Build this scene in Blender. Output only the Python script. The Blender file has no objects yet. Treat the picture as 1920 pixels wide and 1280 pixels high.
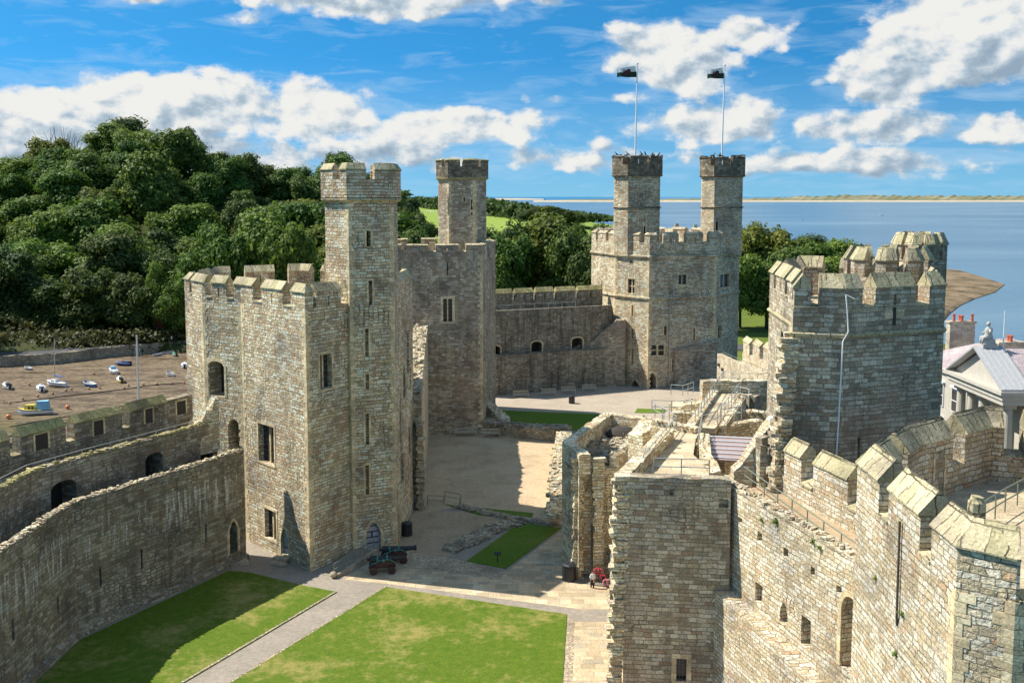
import bpy, bmesh, math, random
from mathutils import Vector, Matrix, noise as mnoise
random.seed(7)
R = math.radians
# ------------------------------------------------------------------ camera, light, exposure
sc = bpy.context.scene
F, CY, PITCH, CH = 1900.0, 554.0, R(5.58), 32.0
cam = bpy.data.cameras.new('camera'); co = bpy.data.objects.new('camera', cam)
sc.collection.objects.link(co); sc.camera = co
co.location = (0, 0, CH); co.rotation_euler = (math.pi/2 - PITCH, 0, 0)
cam.lens = 36*F/1920; cam.sensor_width = 36; cam.shift_y = -(640-CY)/1920
cam.clip_start = .5; cam.clip_end = 150000
sc.view_settings.view_transform = 'Standard'; sc.view_settings.look = 'None'
sc.view_settings.exposure = 0.78; sc.view_settings.gamma = 1
SUN_EL = R(50); SUN_H = Vector((-.963, .27)).normalized()
sd = bpy.data.lights.new('sun', 'SUN'); sd.energy = 4.5; sd.angle = R(.5); sd.color = (1, .94, .84)
so = bpy.data.objects.new('sun', sd); sc.collection.objects.link(so)
sv = Vector((SUN_H.x*math.cos(SUN_EL), SUN_H.y*math.cos(SUN_EL), math.sin(SUN_EL)))
so.rotation_euler = sv.to_track_quat('Z', 'Y').to_euler()
so.location = (0, 0, 200)

def lk(nt, a, b): nt.links.new(a, b)
class N:                                   # tiny node helper
    def __init__(s, nt): s.nt = nt
    def __call__(s, t, **kw):
        n = s.nt.nodes.new(t)
        for k, v in kw.items():
            if k == 'ins':
                for i, x in v.items():
                    if hasattr(x, 'is_output'): s.nt.links.new(x, n.inputs[i])
                    else: n.inputs[i].default_value = x
            else: setattr(n, k, v)
        return n
    def m(s, op, a, b=None, c=None, clamp=False):
        n = s('ShaderNodeMath', operation=op, use_clamp=clamp)
        for i, x in enumerate((a, b, c)):
            if x is None: continue
            if hasattr(x, 'is_output'): s.nt.links.new(x, n.inputs[i])
            else: n.inputs[i].default_value = x
        return n.outputs[0]
    def v(s, op, a, b=None):
        n = s('ShaderNodeVectorMath', operation=op)
        for i, x in enumerate((a, b)):
            if x is None: continue
            if hasattr(x, 'is_output'): s.nt.links.new(x, n.inputs[i])
            else: n.inputs[i].default_value = x
        return n.outputs['Value'] if op in ('DOT_PRODUCT', 'LENGTH') else n.outputs[0]
    def mix(s, f, a, b, bt='MIX'):
        n = s('ShaderNodeMix', data_type='RGBA', blend_type=bt)
        for i, x in ((0, f), (6, a), (7, b)):
            if hasattr(x, 'is_output'): s.nt.links.new(x, n.inputs[i])
            else: n.inputs[i].default_value = x if i == 0 else (tuple(x)+(1,) if len(x) == 3 else x)
        return n.outputs[2]
    def noise(s, vec, scale, detail=4, rough=.5, dist=0, dim='3D'):
        n = s('ShaderNodeTexNoise', noise_dimensions=dim)
        if vec is not None:
            s.nt.links.new(vec, n.inputs['W' if dim == '1D' else 'Vector'])
        n.inputs['Scale'].default_value = scale; n.inputs['Detail'].default_value = detail
        n.inputs['Roughness'].default_value = rough; n.inputs['Distortion'].default_value = dist
        return n.outputs['Fac']
    def ramp(s, f, stops, interp='LINEAR'):
        n = s('ShaderNodeValToRGB'); cr = n.color_ramp; cr.interpolation = interp
        while len(cr.elements) < len(stops): cr.elements.new(.5)
        for e, (p, c) in zip(cr.elements, stops):
            e.position = p; e.color = tuple(c)+(1,) if len(c) == 3 else c
        s.nt.links.new(f, n.inputs[0]); return n.outputs[0]
    def mr(s, x, a, b, c=0, d=1, smooth=False):
        n = s('ShaderNodeMapRange', interpolation_type='SMOOTHSTEP' if smooth else 'LINEAR')
        s.nt.links.new(x, n.inputs[0])
        for i, q in enumerate((a, b, c, d)): n.inputs[1+i].default_value = q
        return n.outputs[0]

# ------------------------------------------------------------------ world: sky and clouds by direction
w = bpy.data.worlds.new('World'); sc.world = w; w.use_nodes = True
w.cycles.sampling_method = 'MANUAL'; w.cycles.sample_map_resolution = 256
nt = w.node_tree; nt.nodes.clear(); n = N(nt)
tc = n('ShaderNodeTexCoord').outputs['Generated']
sp = n('ShaderNodeSeparateXYZ', ins={0: tc}).outputs
lift = n('ShaderNodeCombineXYZ', ins={0: sp[0], 1: sp[1], 2: n.m('ADD', n.m('MULTIPLY', n.m('MAXIMUM', sp[2], 0.0), 3.6), .16)})
sky = n('ShaderNodeTexSky', sky_type='NISHITA', sun_disc=False, sun_elevation=SUN_EL,
        sun_rotation=math.atan2(SUN_H.x, SUN_H.y), altitude=0, air_density=1.0, dust_density=.3, ozone_density=2.5)
lk(nt, n.v('NORMALIZE', lift.outputs[0]), sky.inputs[0])
az = n.m('ARCTAN2', sp[0], sp[1]); el = n.m('ARCSINE', sp[2])
def wpx(px, py): return math.atan((px-960)/F), math.atan((368-py)/F)*math.cos(math.atan((px-960)/F))
p = n('ShaderNodeCombineXYZ', ins={0: n.m('MULTIPLY', az, 1.0), 1: n.m('MULTIPLY', el, 1.45), 2: 0.0}).outputs[0]
def cfbm(vec):
    big = n.noise(vec, 10, 3, .5)
    vor = n('ShaderNodeTexVoronoi', feature='SMOOTH_F1', ins={'Vector': n.v('ADD', vec, n.v('MULTIPLY', n('ShaderNodeTexNoise', ins={'Vector': vec, 'Scale': 60.0, 'Detail': 2.0}).outputs['Color'], (.012, .012, 0))), 'Scale': 26.0, 'Smoothness': .8, 'Detail': 1.0, 'Roughness': .5})
    bl = n.m('SUBTRACT', 1.0, vor.outputs['Distance'])
    fine = n.noise(vec, 42, 7, .64)
    return n.m('ADD', n.m('ADD', n.m('MULTIPLY', big, .62), n.m('MULTIPLY', bl, .34)), n.m('MULTIPLY', fine, .36))
# cloud banks: px, py, half width, half height, weight
BL = [(100, 215, 170, 58, 1.0), (320, 205, 230, 58, 1.05), (580, 215, 190, 56, .95), (850, 238, 180, 46, .95), (240, 290, 340, 55, 1.0),
      (700, 285, 220, 40, .65), (1050, 300, 330, 34, .68), (1240, 120, 115, 66, 1.15), (1400, 65, 100, 36, .9), (1340, 235, 160, 46, .88),
      (1650, 135, 100, 66, 1.0), (1830, 62, 170, 88, 1.3), (1640, 240, 230, 40, .72), (1850, 240, 170, 34, .72), (700, 8, 330, 34, 1.0), (260, -8, 120, 22, .8),
      (1550, 305, 380, 34, .7), (480, 40, 60, 25, .6), (1180, 180, 80, 22, .75), (1040, 190, 26, 14, .6), (1530, 165, 30, 26, .5)]
acc = None; accd = None
for (bx, by, sx, sy, wt) in BL:
    a0, e0 = wpx(bx, by)
    dx = n.m('DIVIDE', n.m('SUBTRACT', az, a0), sx/F); dy = n.m('DIVIDE', n.m('SUBTRACT', el, e0), sy/F)
    r2 = n.m('ADD', n.m('MULTIPLY', dx, dx), n.m('MULTIPLY', dy, dy))
    g = n.m('MULTIPLY', n.m('EXPONENT', n.m('MULTIPLY', r2, -.8)), wt)
    acc = g if acc is None else n.m('MAXIMUM', acc, g)
    gd = n.m('MULTIPLY', g, dy); accd = gd if accd is None else n.m('ADD', accd, gd)
hi = n.mr(el, .22, .5, 0, .42)                       # scattered cumulus over the rest of the dome
acc = n.m('MAXIMUM', acc, hi)
f1 = cfbm(p); f2 = cfbm(n.v('ADD', p, (-.008, .011, 0)))
dens = n.m('ADD', f1, n.m('MULTIPLY', acc, .60))
mask = n.mr(dens, .84, .98, 0, 1, True)
thin = n.mr(n.m('ADD', n.noise(n.v('MULTIPLY', p, (1, 3.2, 1)), 16, 7, .6, .6), n.m('MULTIPLY', acc, .30)), .54, .86, 0, .5)
lit = n.m('ADD', n.m('ADD', n.m('MULTIPLY', n.m('SUBTRACT', f1, f2), 4.2), n.m('MULTIPLY', accd, .5)), n.m('ADD', .74, n.m('MULTIPLY', n.m('SUBTRACT', n.noise(n.v('ADD', p, (2, 5, 1)), 14, 3, .5), .5), .6)), clamp=True)
ccol = n.ramp(lit, [(0, (.34, .46, .60)), (.35, (.47, .59, .72)), (.62, (.70, .79, .88)), (.85, (.93, .95, .97)), (1, (1, 1, .99))])
ccol = n.v('MULTIPLY', ccol, (4.3, 4.3, 4.2))
skc = n.v('MULTIPLY', sky.outputs[0], (.62, 1.02, 1.22))
skc = n.v('MULTIPLY', skc, (.30, .76, .78))
hz = n.mr(el, 0, .13, .7, 0)
skc = n.mix(hz, skc, (1.45, 2.6, 3.3))
c1 = n.mix(thin, skc, (2.6, 3.5, 4.4)); c2 = n.mix(mask, c1, ccol)
bg = n('ShaderNodeBackground', ins={0: c2, 1: .118}); wo = n('ShaderNodeOutputWorld'); lk(nt, bg.outputs[0], wo.inputs[0])

# ------------------------------------------------------------------ pixel -> place helpers
FW = Vector((0, math.cos(PITCH), -math.sin(PITCH))); UP = Vector((0, math.sin(PITCH), math.cos(PITCH)))
def ray(px, py): return Vector(((px-960)/F, 0, 0)) + UP*(-(py-CY)/F) + FW
def P(px, py, z=0.0):
    d = ray(px, py); t = (z-CH)/d.z; return Vector((d.x*t, d.y*t, z))
def G(px, py, z=0.0): q = P(px, py, z); return (q.x, q.y)
def PY(px, py, Y):
    d = ray(px, py); t = Y/d.y; return Vector((d.x*t, Y, CH+d.z*t))
def onp(a, b, px, py):                      # (u, z) where the pixel's ray meets the vertical plane a-b
    d = ray(px, py); ax, ay = a; bx, by = b; nx, ny = by-ay, -(bx-ax)
    t = (ax*nx+ay*ny)/(d.x*nx+d.y*ny); L = math.hypot(bx-ax, by-ay)
    x, y = d.x*t, d.y*t
    return ((x-ax)*(bx-ax)+(y-ay)*(by-ay))/L, CH+d.z*t

# ------------------------------------------------------------------ object helpers
COL = sc.collection
def tag(o, label=None, cat=None, group=None, kind=None):
    if label: o['label'] = label
    if cat: o['category'] = cat
    if group: o['group'] = group
    if kind: o['kind'] = kind
    return o
def empty(name, label, cat, loc=(0, 0, 0), group=None, rz=0):
    o = bpy.data.objects.new(name, None); COL.objects.link(o); o.location = loc; o.rotation_euler.z = rz
    o.empty_display_size = .3
    return tag(o, label, cat, group)
class MB:
    def __init__(s): s.v = []; s.f = []; s.mi = []; s.cur = 0
    def face(s, pts, mi=None):
        b = len(s.v); s.v += [tuple(q) for q in pts]; s.f.append(tuple(range(b, b+len(pts)))); s.mi.append(s.cur if mi is None else mi)
    def box(s, c, size, rz=0, jit=0, rx=0):
        hx, hy, hz = size[0]/2, size[1]/2, size[2]/2; M = Matrix.Rotation(rz, 3, 'Z') @ Matrix.Rotation(rx, 3, 'X')
        P8 = [Vector(c)+M @ Vector((x*hx, y*hy, z*hz))+Vector((random.uniform(-jit, jit), random.uniform(-jit, jit), random.uniform(-jit, jit))) for z in (-1, 1) for y in (-1, 1) for x in (-1, 1)]
        b = len(s.v); s.v += [tuple(q) for q in P8]
        for f in ((0, 2, 3, 1), (4, 5, 7, 6), (0, 1, 5, 4), (2, 6, 7, 3), (0, 4, 6, 2), (1, 3, 7, 5)):
            s.f.append(tuple(b+i for i in f)); s.mi.append(s.cur)
    def prism(s, poly, z0, z1):              # closed vertical prism from a CCW outline
        m = len(poly); b = len(s.v)
        s.v += [(x, y, z0) for x, y in poly]+[(x, y, z1) for x, y in poly]
        for i in range(m):
            j = (i+1) % m; s.f.append((b+i, b+j, b+m+j, b+m+i)); s.mi.append(s.cur)
        s.f.append(tuple(b+m+i for i in range(m))); s.mi.append(s.cur)
        s.f.append(tuple(b+m-1-i for i in range(m))); s.mi.append(s.cur)
    def tube(s, pts, r, seg=8, r1=None, cap=True):
        pts = [Vector(q) for q in pts]; rings = []; m = len(pts)
        for i, q in enumerate(pts):
            d = (pts[min(i+1, m-1)]-pts[max(i-1, 0)]).normalized()
            a = d.cross(Vector((0, 0, 1))); a = a.normalized() if a.length > .05 else Vector((1, 0, 0)); c = a.cross(d)
            rr = r if r1 is None else r+(r1-r)*i/(m-1)
            if isinstance(r, (list, tuple)): rr = r[i]
            b = len(s.v); s.v += [tuple(q+(a*math.cos(t)+c*math.sin(t))*rr) for t in [2*math.pi*k/seg for k in range(seg)]]; rings.append(b)
        for i in range(m-1):
            for k in range(seg):
                k2 = (k+1) % seg; s.f.append((rings[i]+k, rings[i]+k2, rings[i+1]+k2, rings[i+1]+k)); s.mi.append(s.cur)
        if cap:
            s.f.append(tuple(rings[0]+k for k in range(seg))); s.mi.append(s.cur)
            s.f.append(tuple(rings[-1]+seg-1-k for k in range(seg))); s.mi.append(s.cur)
    def loft(s, rings, closed=True, caps=True):
        bs = []
        for r in rings: bs.append(len(s.v)); s.v += [tuple(q) for q in r]
        m = len(rings[0])
        for i in range(len(rings)-1):
            for k in range(m if closed else m-1):
                k2 = (k+1) % m; s.f.append((bs[i]+k, bs[i]+k2, bs[i+1]+k2, bs[i+1]+k)); s.mi.append(s.cur)
        if caps:
            s.f.append(tuple(bs[0]+k for k in range(m))[::-1]); s.mi.append(s.cur)
            s.f.append(tuple(bs[-1]+k for k in range(m))); s.mi.append(s.cur)
    def ball(s, c, rad, seg=10, rings=6):
        rs = []
        for i in range(1, rings):
            t = math.pi*i/rings
            rs.append([Vector(c)+Vector((math.cos(2*math.pi*k/seg)*math.sin(t)*rad[0], math.sin(2*math.pi*k/seg)*math.sin(t)*rad[1], -math.cos(t)*rad[2])) for k in range(seg)])
        s.loft(rs)
    def build(s, name, mats, parent=None, smooth=False, fix=True):
        me = bpy.data.meshes.new(name)
        me.from_pydata(s.v, [], s.f)
        for mm in (mats if isinstance(mats, (list, tuple)) else [mats]): me.materials.append(mm)
        me.polygons.foreach_set('material_index', s.mi)
        if smooth: me.polygons.foreach_set('use_smooth', [True]*len(s.f))
        me.update()
        if fix:
            bm = bmesh.new(); bm.from_mesh(me); bmesh.ops.recalc_face_normals(bm, faces=bm.faces); bm.to_mesh(me); bm.free()
        o = bpy.data.objects.new(name, me); COL.objects.link(o)
        if parent is not None:
            o.parent = parent
            # geometry is written in world metres: undo the parent's place
            o.matrix_parent_inverse = (Matrix.Translation(parent.location) @ parent.rotation_euler.to_matrix().to_4x4()).inverted() if not s.__dict__.get('local') else Matrix()
            gp = parent.parent
            if gp is not None and not s.__dict__.get('local'): o.matrix_parent_inverse = Matrix()
        return o
def LMB():
    m = MB(); m.local = True; return m
def struct(o, label=None): o['kind'] = 'structure'; return o
def copy_tree(o, parent=None):
    c = o.copy(); COL.objects.link(c)
    if parent is not None: c.parent = parent
    for ch in list(o.children): copy_tree(ch, c)
    return c

# mitred sweep of a cross-section [(offset to the left, z)] along an XY polyline
def mitre(pts, closed=False):
    m = len(pts); out = []
    for i in range(m):
        a = Vector(pts[i-1]) if (i > 0 or closed) else None; q = Vector(pts[i]); b = Vector(pts[(i+1) % m]) if (i < m-1 or closed) else None
        n1 = Vector((-(q-a).y, (q-a).x)).normalized() if a is not None else None
        n2 = Vector((-(b-q).y, (b-q).x)).normalized() if b is not None else None
        if n1 is None: out.append(n2); continue
        if n2 is None: out.append(n1); continue
        h = (n1+n2).normalized(); out.append(h/max(.35, h.dot(n1)))
    return out
def sweep(mb, pts, sec, dz=None, closed=False, caps=True, jit=0, sub=0):
    if sub:
        np_, nz = [], []
        for i in range(len(pts)-1 + (1 if closed else 0)):
            a, b = Vector(pts[i]), Vector(pts[(i+1) % len(pts)]); k = max(1, int((b-a).length/sub))
            for j in range(k):
                np_.append(tuple(a.lerp(b, j/k)))
                if dz: nz.append(dz[i]+(dz[(i+1) % len(pts)]-dz[i])*j/k)
        if not closed:
            np_.append(tuple(pts[-1]))
            if dz: nz.append(dz[-1])
        pts = np_; dz = nz if dz else None
    ms = mitre(pts, closed); rings = []
    zmax = max(z for o, z in sec)
    for i, (q, h) in enumerate(zip(pts, ms)):
        zz = dz[i] if dz else 0
        rg = []
        for (o, z) in sec:
            j = random.uniform(-jit, jit) if (jit and z > zmax-1.0) else 0
            rg.append(Vector((q[0]+h.x*(o+j*.4), q[1]+h.y*(o+j*.4), z+zz+j)))
        rings.append(rg)
    if closed: rings.append(rings[0])
    mb.loft(rings, True, caps and not closed)
def inset(poly, d):
    return [(q[0]+h.x*d, q[1]+h.y*d) for q, h in zip(poly, mitre(poly, True))]

# wall panel with real recessed openings.  outside is to the right of a->b
def archpts(u0, u1, zt, kind):
    wd = u1-u0; um = (u0+u1)/2; out = []
    if kind == 'round': h = wd/2
    elif kind == 'pointed': h = wd*.75
    else: h = wd*.22
    for k in range(9):
        t = k/8; x = -1+2*t
        if kind == 'pointed': y = 1-abs(x)**1.7
        else: y = math.sqrt(max(0, 1-x*x))
        out.append((um+x*wd/2, zt-h+h*y))
    return out, h
def panel(mb, a, b, z0, z1, ops=(), mi=0, mj=None, mback=None):
    ax, ay = a; bx, by = b; L = math.hypot(bx-ax, by-ay); tx, ty = (bx-ax)/L, (by-ay)/L; nx, ny = ty, -tx
    if mj is None: mj = mi
    ops = [dict(o) for o in ops]
    def W(u, z, d=0): return (ax+tx*u-nx*d, ay+ty*u-ny*d, z)
    us = sorted(set([0, L]+[max(0.01, min(L-.01, o[k])) for o in ops for k in ('u0', 'u1')]))
    zs = sorted(set([z0, z1]+[max(z0+.01, min(z1-.01, o[k])) for o in ops for k in ('z0', 'z1')]))
    for i in range(len(us)-1):
        for j in range(len(zs)-1):
            cu, cz = (us[i]+us[i+1])/2, (zs[j]+zs[j+1])/2
            if any(o['u0'] < cu < o['u1'] and o['z0'] < cz < o['z1'] for o in ops): continue
            mb.face([W(us[i], zs[j]), W(us[i+1], zs[j]), W(us[i+1], zs[j+1]), W(us[i], zs[j+1])], mi)
    for o in ops:
        u0, u1, q0, q1 = max(.01, o['u0']), min(L-.01, o['u1']), max(z0+.01, o['z0']), min(z1-.01, o['z1']); d = o.get('d', .6); k = o.get('arch')
        mbk = o.get('mb', mback if mback is not None else mj)
        if k:
            ap, h = archpts(u0, u1, q1, k); zsp = q1-h
            for i in range(8):
                (ua, za), (ub, zb) = ap[i], ap[i+1]
                mb.face([W(ua, za), W(ub, zb), W(ub, q1), W(ua, q1)], mi) if True else None
                mb.face([W(ua, za), W(ua, za, d), W(ub, zb, d), W(ub, zb)], mj)
            mb.face([W(u0, q0, d), W(u1, q0, d)]+[W(u, z, d) for u, z in ap[::-1]], mbk)
        else:
            zsp = q1
            mb.face([W(u0, q1), W(u0, q1, d), W(u1, q1, d), W(u1, q1)], mj)
            mb.face([W(u0, q0, d), W(u1, q0, d), W(u1, q1, d), W(u0, q1, d)], mbk)
        mb.face([W(u0, q0), W(u0, q0, d), W(u0, zsp, d), W(u0, zsp)], mj)
        mb.face([W(u1, q0), W(u1, zsp), W(u1, zsp, d), W(u1, q0, d)], mj)
        mb.face([W(u0, q0), W(u1, q0), W(u1, q0, d), W(u0, q0, d)], mj)
def OP(a, b, x0, y0, x1, y1, d=.6, arch=None, **kw):
    ua, _ = onp(a, b, x0, (y0+y1)/2); ub, _ = onp(a, b, x1, (y0+y1)/2)
    xm = (x0+x1)/2; _, zt = onp(a, b, xm, y0); _, zb = onp(a, b, xm, y1)
    return dict(u0=min(ua, ub), u1=max(ua, ub), z0=zb, z1=zt, d=d, arch=arch, **kw)

# ------------------------------------------------------------------ materials
def newmat(name):
    m = bpy.data.materials.new(name); m.use_nodes = True; t = m.node_tree; t.nodes.clear(); n = N(t)
    b = n('ShaderNodeBsdfPrincipled'); o = n('ShaderNodeOutputMaterial'); lk(t, b.outputs[0], o.inputs[0])
    return m, t, n, b
def plain(name, col, rough=.6, metal=0, vary=.12, nscale=6, bump=0, spec=None):
    m, t, n, b = newmat(name); g = n('ShaderNodeNewGeometry').outputs['Position']
    f = n.noise(g, nscale, 4, .6); v = n.mr(f, .25, .75, 1-vary, 1+vary)
    c = n.v('MULTIPLY', tuple(col), (1, 1, 1)); c = n.v('SCALE', c); sn = c.node; lk(t, v, sn.inputs['Scale'])
    lk(t, c, b.inputs['Base Color']); b.inputs['Roughness'].default_value = rough; b.inputs['Metallic'].default_value = metal
    if spec is not None: b.inputs['Specular IOR Level'].default_value = spec
    if bump:
        bp = n('ShaderNodeBump', ins={'Strength': .6, 'Distance': bump, 'Height': f}); lk(t, bp.outputs[0], b.inputs['Normal'])
    return m
def wall_uv(n, t):
    g = n('ShaderNodeNewGeometry'); pos = g.outputs['Position']; nm = g.outputs['True Normal']
    T = n.v('NORMALIZE', n.v('CROSS_PRODUCT', (0, 0, 1), nm)); u = n.v('DOT_PRODUCT', pos, T)
    s = n('ShaderNodeSeparateXYZ', ins={0: pos}).outputs; ns = n('ShaderNodeSeparateXYZ', ins={0: nm}).outputs
    flat = n.m('GREATER_THAN', n.m('ABSOLUTE', ns[2]), .8)
    uu = n.m('ADD', n.m('MULTIPLY', u, n.m('SUBTRACT', 1.0, flat)), n.m('MULTIPLY', s[0], flat))
    vv = n.m('ADD', n.m('MULTIPLY', s[2], n.m('SUBTRACT', 1.0, flat)), n.m('MULTIPLY', s[1], flat))
    return pos, uu, vv, flat
WARM = [(.0, (.30, .255, .19)), (.14, (.46, .41, .33)), (.28, (.37, .31, .22)), (.42, (.52, .475, .40)), (.56, (.42, .355, .25)), (.7, (.47, .45, .40)), (.82, (.33, .25, .18)), (.92, (.56, .52, .45))]
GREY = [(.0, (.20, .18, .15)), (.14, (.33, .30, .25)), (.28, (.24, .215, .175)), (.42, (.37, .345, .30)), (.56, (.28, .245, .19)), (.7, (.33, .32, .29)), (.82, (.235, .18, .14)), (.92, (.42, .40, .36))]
PALE = [(.0, (.42, .365, .28)), (.14, (.57, .52, .43)), (.28, (.47, .40, .29)), (.42, (.62, .58, .51)), (.54, (.50, .42, .31)), (.66, (.57, .55, .50)), (.78, (.53, .45, .36)), (.86, (.62, .59, .54)), (.96, (.50, .36, .25))]
DARK = [(.0, (.12, .105, .085)), (.2, (.22, .195, .155)), (.4, (.16, .14, .11)), (.6, (.25, .235, .20)), (.8, (.16, .12, .09)), (.92, (.29, .27, .23))]
GAIN = 1.6
def stone(name, pal, bw=.58, rh=.27, mortar=.02, mcol=(.13, .11, .075), bump=.05, stain=.45, streak=0, lichen=.2, pink=0, warp=.09, soot=0, gain=None, lime=None, rub=.57, rand=.5):
    pal = [(q, tuple(min(.8, x*(gain or GAIN)*k_) for x, k_ in zip(c_, (1.05, 1.0, .88)))) for q, c_ in pal]
    m, t, n, b = newmat(name); pos, u, v, flat = wall_uv(n, t)
    # uneven course heights and wavy beds
    w1 = n.m('MULTIPLY', n.m('SUBTRACT', n.noise(v, .9, 2, .5, dim='1D'), .5), rh*1.5)
    wn = n('ShaderNodeTexNoise', ins={'Vector': pos, 'Scale': 1.1, 'Detail': 3.0}).outputs['Color']
    ws = n('ShaderNodeSeparateXYZ', ins={0: wn}).outputs
    wf = n('ShaderNodeTexNoise', ins={'Vector': pos, 'Scale': 6.0, 'Detail': 2.0}).outputs['Color']; wfs = n('ShaderNodeSeparateXYZ', ins={0: wf}).outputs
    u2 = n.m('ADD', n.m('ADD', u, n.m('MULTIPLY', n.m('SUBTRACT', ws[0], .5), warp*6)), n.m('MULTIPLY', n.m('SUBTRACT', wfs[0], .5), .10))
    v2 = n.m('ADD', n.m('ADD', n.m('ADD', v, w1), n.m('MULTIPLY', n.m('SUBTRACT', ws[1], .5), warp*2)), n.m('MULTIPLY', n.m('SUBTRACT', wfs[1], .5), .07))
    vec = n('ShaderNodeCombineXYZ', ins={0: u2, 1: v2}).outputs[0]
    def brick(bwid, row, off):
        q = n('ShaderNodeTexBrick', offset=off, offset_frequency=2, squash=1.45, squash_frequency=3,
              ins={'Vector': vec, 'Color1': (0, 0, 0, 1), 'Color2': (1, 1, 1, 1), 'Mortar': (.5, .5, .5, 1), 'Scale': 1.0, 'Mortar Size': mortar, 'Mortar Smooth': .4, 'Bias': 0.0, 'Brick Width': bwid, 'Row Height': row})
        return n('ShaderNodeSeparateColor', ins={0: q.outputs['Color']}).outputs[0], q.outputs['Fac']
    A, Af = brick(bw, rh, .42)
    vv_ = n('ShaderNodeCombineXYZ', ins={0: n.m('MULTIPLY', u2, 1.0/(bw*.8)), 1: n.m('MULTIPLY', v2, 1.0/(rh*.92)), 2: 0.0}).outputs[0]
    v1_ = n('ShaderNodeTexVoronoi', voronoi_dimensions='2D', feature='F1', ins={'Vector': vv_, 'Scale': 1.0, 'Randomness': rand})
    ve_ = n('ShaderNodeTexVoronoi', voronoi_dimensions='2D', feature='DISTANCE_TO_EDGE', ins={'Vector': vv_, 'Scale': 1.0, 'Randomness': rand})
    B = n('ShaderNodeSeparateColor', ins={0: v1_.outputs['Color']}).outputs[0]; Bf = n.mr(ve_.outputs['Distance'], .035, .11, 1, 0)
    sel = n.mr(n.noise(pos, .3, 3, .55), rub-.03, rub+.03)
    inv = n.m('SUBTRACT', 1.0, sel)
    cs = n.m('ADD', n.m('MULTIPLY', A, inv), n.m('MULTIPLY', B, sel)); fac = n.m('ADD', n.m('MULTIPLY', Af, inv), n.m('MULTIPLY', Bf, sel))
    sc_ = n.ramp(cs, pal, 'CONSTANT')
    fine = n.noise(pos, 9, 4, .65); sc_ = n.mix(1.0, sc_, n.ramp(fine, [(.28, (.55, .54, .52)), (.5, (1, 1, 1)), (.72, (1.34, 1.33, 1.31))]), 'MULTIPLY')
    big = n.noise(pos, .28, 3, .6)
    sc_ = n.mix(1.0, sc_, n.ramp(big, [(.30, (1-stain, 1-stain, 1-stain*.9)), (.46, (.97, .96, .94)), (.66, (1.2, 1.18, 1.14))]), 'MULTIPLY')
    if pink:
        pf = n.m('MULTIPLY', n.mr(n.noise(n.v('ADD', pos, (31, 7, 3)), .17, 3, .5), .52, .62), pink); sc_ = n.mix(pf, sc_, (.43, .29, .21), 'MIX')
    lf = n.m('MULTIPLY', n.mr(n.noise(n.v('ADD', pos, (3, 17, 9)), .7, 6, .68), .55, .72), lichen); sc_ = n.mix(lf, sc_, (.27, .25, .10))
    if streak:
        sv_ = n('ShaderNodeCombineXYZ', ins={0: n.m('MULTIPLY', u, 1.1), 1: n.m('MULTIPLY', v, .09), 2: 0.0}).outputs[0]
        sf = n.m('MULTIPLY', n.mr(n.noise(sv_, 1.6, 5, .6), .48, .68), streak); sc_ = n.mix(sf, sc_, (.075, .07, .06))
    if lime:                                  # white lime runs below an old floor line
        z0, z1 = lime
        lv = n('ShaderNodeCombineXYZ', ins={0: n.m('MULTIPLY', u, 1.9), 1: n.m('MULTIPLY', v, .16), 2: 4.0}).outputs[0]
        band = n.m('MULTIPLY', n.mr(v, z0, z0+1.2), n.mr(v, z1, z1-.25))
        lf2 = n.m('MULTIPLY', n.mr(n.noise(lv, 1.5, 4, .7), .53, .58), band); sc_ = n.mix(lf2, sc_, (.62, .60, .55))
    if soot:
        sf = n.m('MULTIPLY', n.mr(n.noise(n.v('ADD', pos, (9, 2, 5)), .5, 5, .65), .35, .6), soot); sc_ = n.mix(sf, sc_, (.055, .048, .04))
    mf = n.m('MULTIPLY', fac, n.mr(n.noise(pos, .8, 3, .6), .25, .6, .45, 1)); sc_ = n.mix(mf, sc_, tuple(x*1.45 for x in mcol))
    lk(t, sc_, b.inputs['Base Color']); b.inputs['Roughness'].default_value = .92; b.inputs['Specular IOR Level'].default_value = .15
    hgt = n.m('ADD', n.m('ADD', n.m('MULTIPLY', n.m('SUBTRACT', 1.0, fac), .9), n.m('MULTIPLY', cs, .7)), n.m('MULTIPLY', n.noise(pos, 4.2, 5, .66), 1.5))
    bp = n('ShaderNodeBump', ins={'Strength': 1.0, 'Distance': bump, 'Height': hgt}); lk(t, bp.outputs[0], b.inputs['Normal'])
    return m
M = {}
M['tower'] = stone('tower_stone', WARM, pink=.3, streak=.25, bump=.14, rub=.60, rand=.4, mortar=.026, mcol=(.12, .095, .06), bw=.56, rh=.27)
M['pale'] = stone('pale_stone', PALE, bump=.10, lichen=.25, stain=.45, gain=1.12, streak=.12, mortar=.024, mcol=(.12, .10, .07), rub=.68, rand=.3, bw=.52, rh=.25)
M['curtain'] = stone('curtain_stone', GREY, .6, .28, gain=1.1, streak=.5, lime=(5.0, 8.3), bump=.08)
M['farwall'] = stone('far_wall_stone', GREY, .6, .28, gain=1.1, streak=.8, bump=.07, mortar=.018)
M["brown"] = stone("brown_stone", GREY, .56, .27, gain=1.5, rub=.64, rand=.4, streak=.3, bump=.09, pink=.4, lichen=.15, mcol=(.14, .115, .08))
M['dark'] = stone('weathered_stone', DARK, .62, .3, bump=.06, lichen=.4, soot=.6)
M['ruin'] = stone('rubble_stone', GREY, .38, .2, .03, bump=.10, lichen=.35, warp=.2)
M['litruin'] = stone('ruin_face_stone', WARM, .5, .25, .024, bump=.09, lichen=.15, warp=.12, mcol=(.18, .15, .10))
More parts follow.
